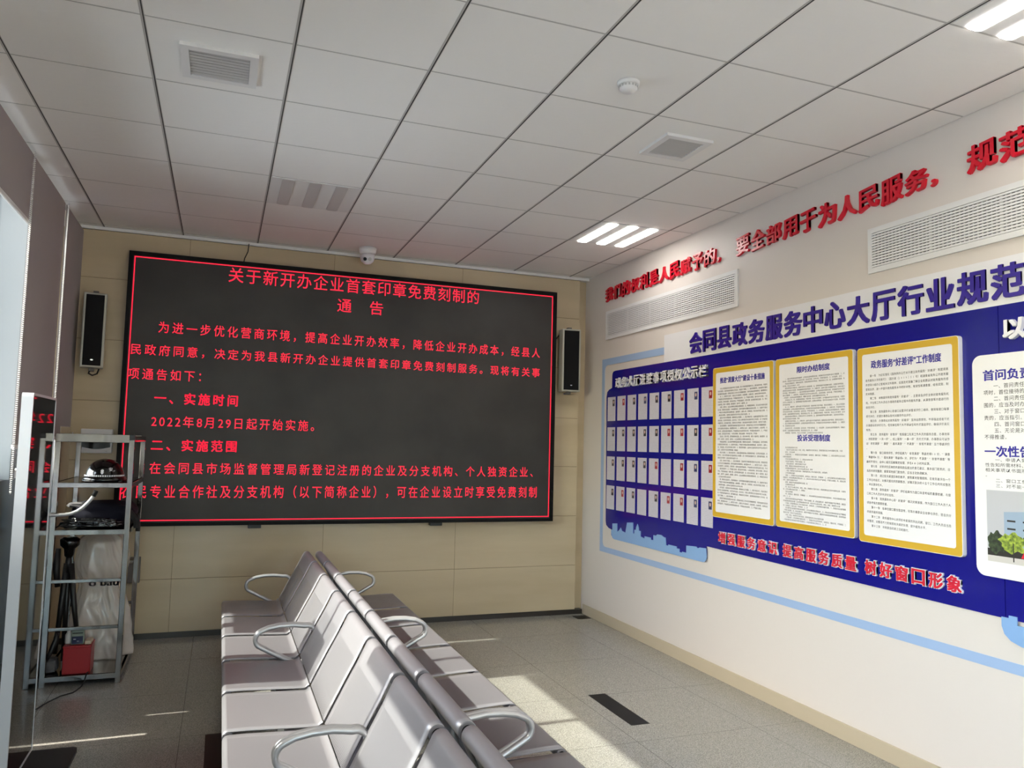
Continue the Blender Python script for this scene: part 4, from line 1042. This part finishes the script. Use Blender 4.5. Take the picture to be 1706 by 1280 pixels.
b = MB(); b.lathe([(0.020, 0.2505), (0.022, 0.26), (0.022, 0.31), (0.012, 0.325), (0.012, 0.338)], (0.100, 2.01, 0), 18); tag(b.build('bottle', M['cream_cup'], smooth=False), 'small white bottle beside the meter on the red box', 'bottle')
b = MB(); b.box(0.203, 0.243, 1.95, 2.06, 0.2505, 0.275, 0.006); tag(b.build('paper_packet', M['skirt_cream']), 'pale flat packet at the right end of the red box top', 'packet')
t = thing('baton', 'short black baton leaning at the left of the red box', 'baton', (0.0, 2.0, 0.068))
b = MB(); b.tube([(-0.015, 1.95, 0.155), (0.012, 1.97, 0.225), (0.030, 1.98, 0.285), (0.034, 1.985, 0.33)], [0.010, 0.016, 0.016, 0.014], 10); b.build('shaft', M['black'], t)
b = MB(); lump(b, (0.008, 2.03, 0.068+0.045), 0.036, 0.05, 0.045, 12, 0.2); b.build('pouch', M['grey_cloth'], t)
tag(MB().tube([(0.24, 1.925, 0.078), (0.234, 1.895, 0.076), (0.224, 1.885, 0.03), (0.213, 1.87, 0.004), (0.198, 1.79, 0.004), (0.181, 1.745, 0.004), (0.155, 1.722, 0.004), (0.121, 1.691, 0.004), (0.10, 1.645, 0.004), (0.08, 1.601, 0.004), (0.055, 1.54, 0.004), (0.038, 1.478, 0.004), (0.0, 1.42, 0.004)], 0.004, 8).build('power_cord', M['black_rubber']), 'thin black power cord snaking over the floor from the rack', 'cord')

# wall box with display, grey socket box
t = thing('wall_terminal', 'white wall-mounted device with curved dark display left of the screen', 'wall device', (0.05, YB, 1.496))
b = MB(); b.box(-0.064, 0.166, YB-0.055, YB-0.0005, 1.496, 1.690, 0.008); b.build('case', M['white_plastic'], t)
b = MB(); P = [(-0.052, 1.61), (-0.052, 1.546)] + [(-0.052+0.206*k/10, 1.546-0.017*math.sin(math.pi*k/10)) for k in range(1, 10)] + [(0.154, 1.546), (0.154, 1.61)]
b.prism(P, lambda u_, v_, w_: (u_, YB-0.055-w_, v_), 0.0, 0.003); b.build('display', M['black_gloss'], t)
b = MB(); b.box(0.118, 0.135, YB-0.0565, YB-0.055, 1.511, 1.514); b.build('badge', M['vent_grey'], t)
b = MB(); b.box(0.335, 0.425, YB-0.05, YB-0.0005, 0.46, 0.665, 0.005); tag(b.build('junction_box', M['grey_box']), 'small grey box on the wall below the screen corner, behind the rack', 'electrical box')
tag(MB().tube([(-0.125, 3.06, 1.66), (-0.12, 3.055, 1.60), (-0.10, 3.05, 1.585), (-0.085, 3.055, 1.60), (-0.08, 3.06, 1.64)], 0.004, 8).build('cable', M['white_plastic']), 'white looped cable beside the white wall device', 'cable')
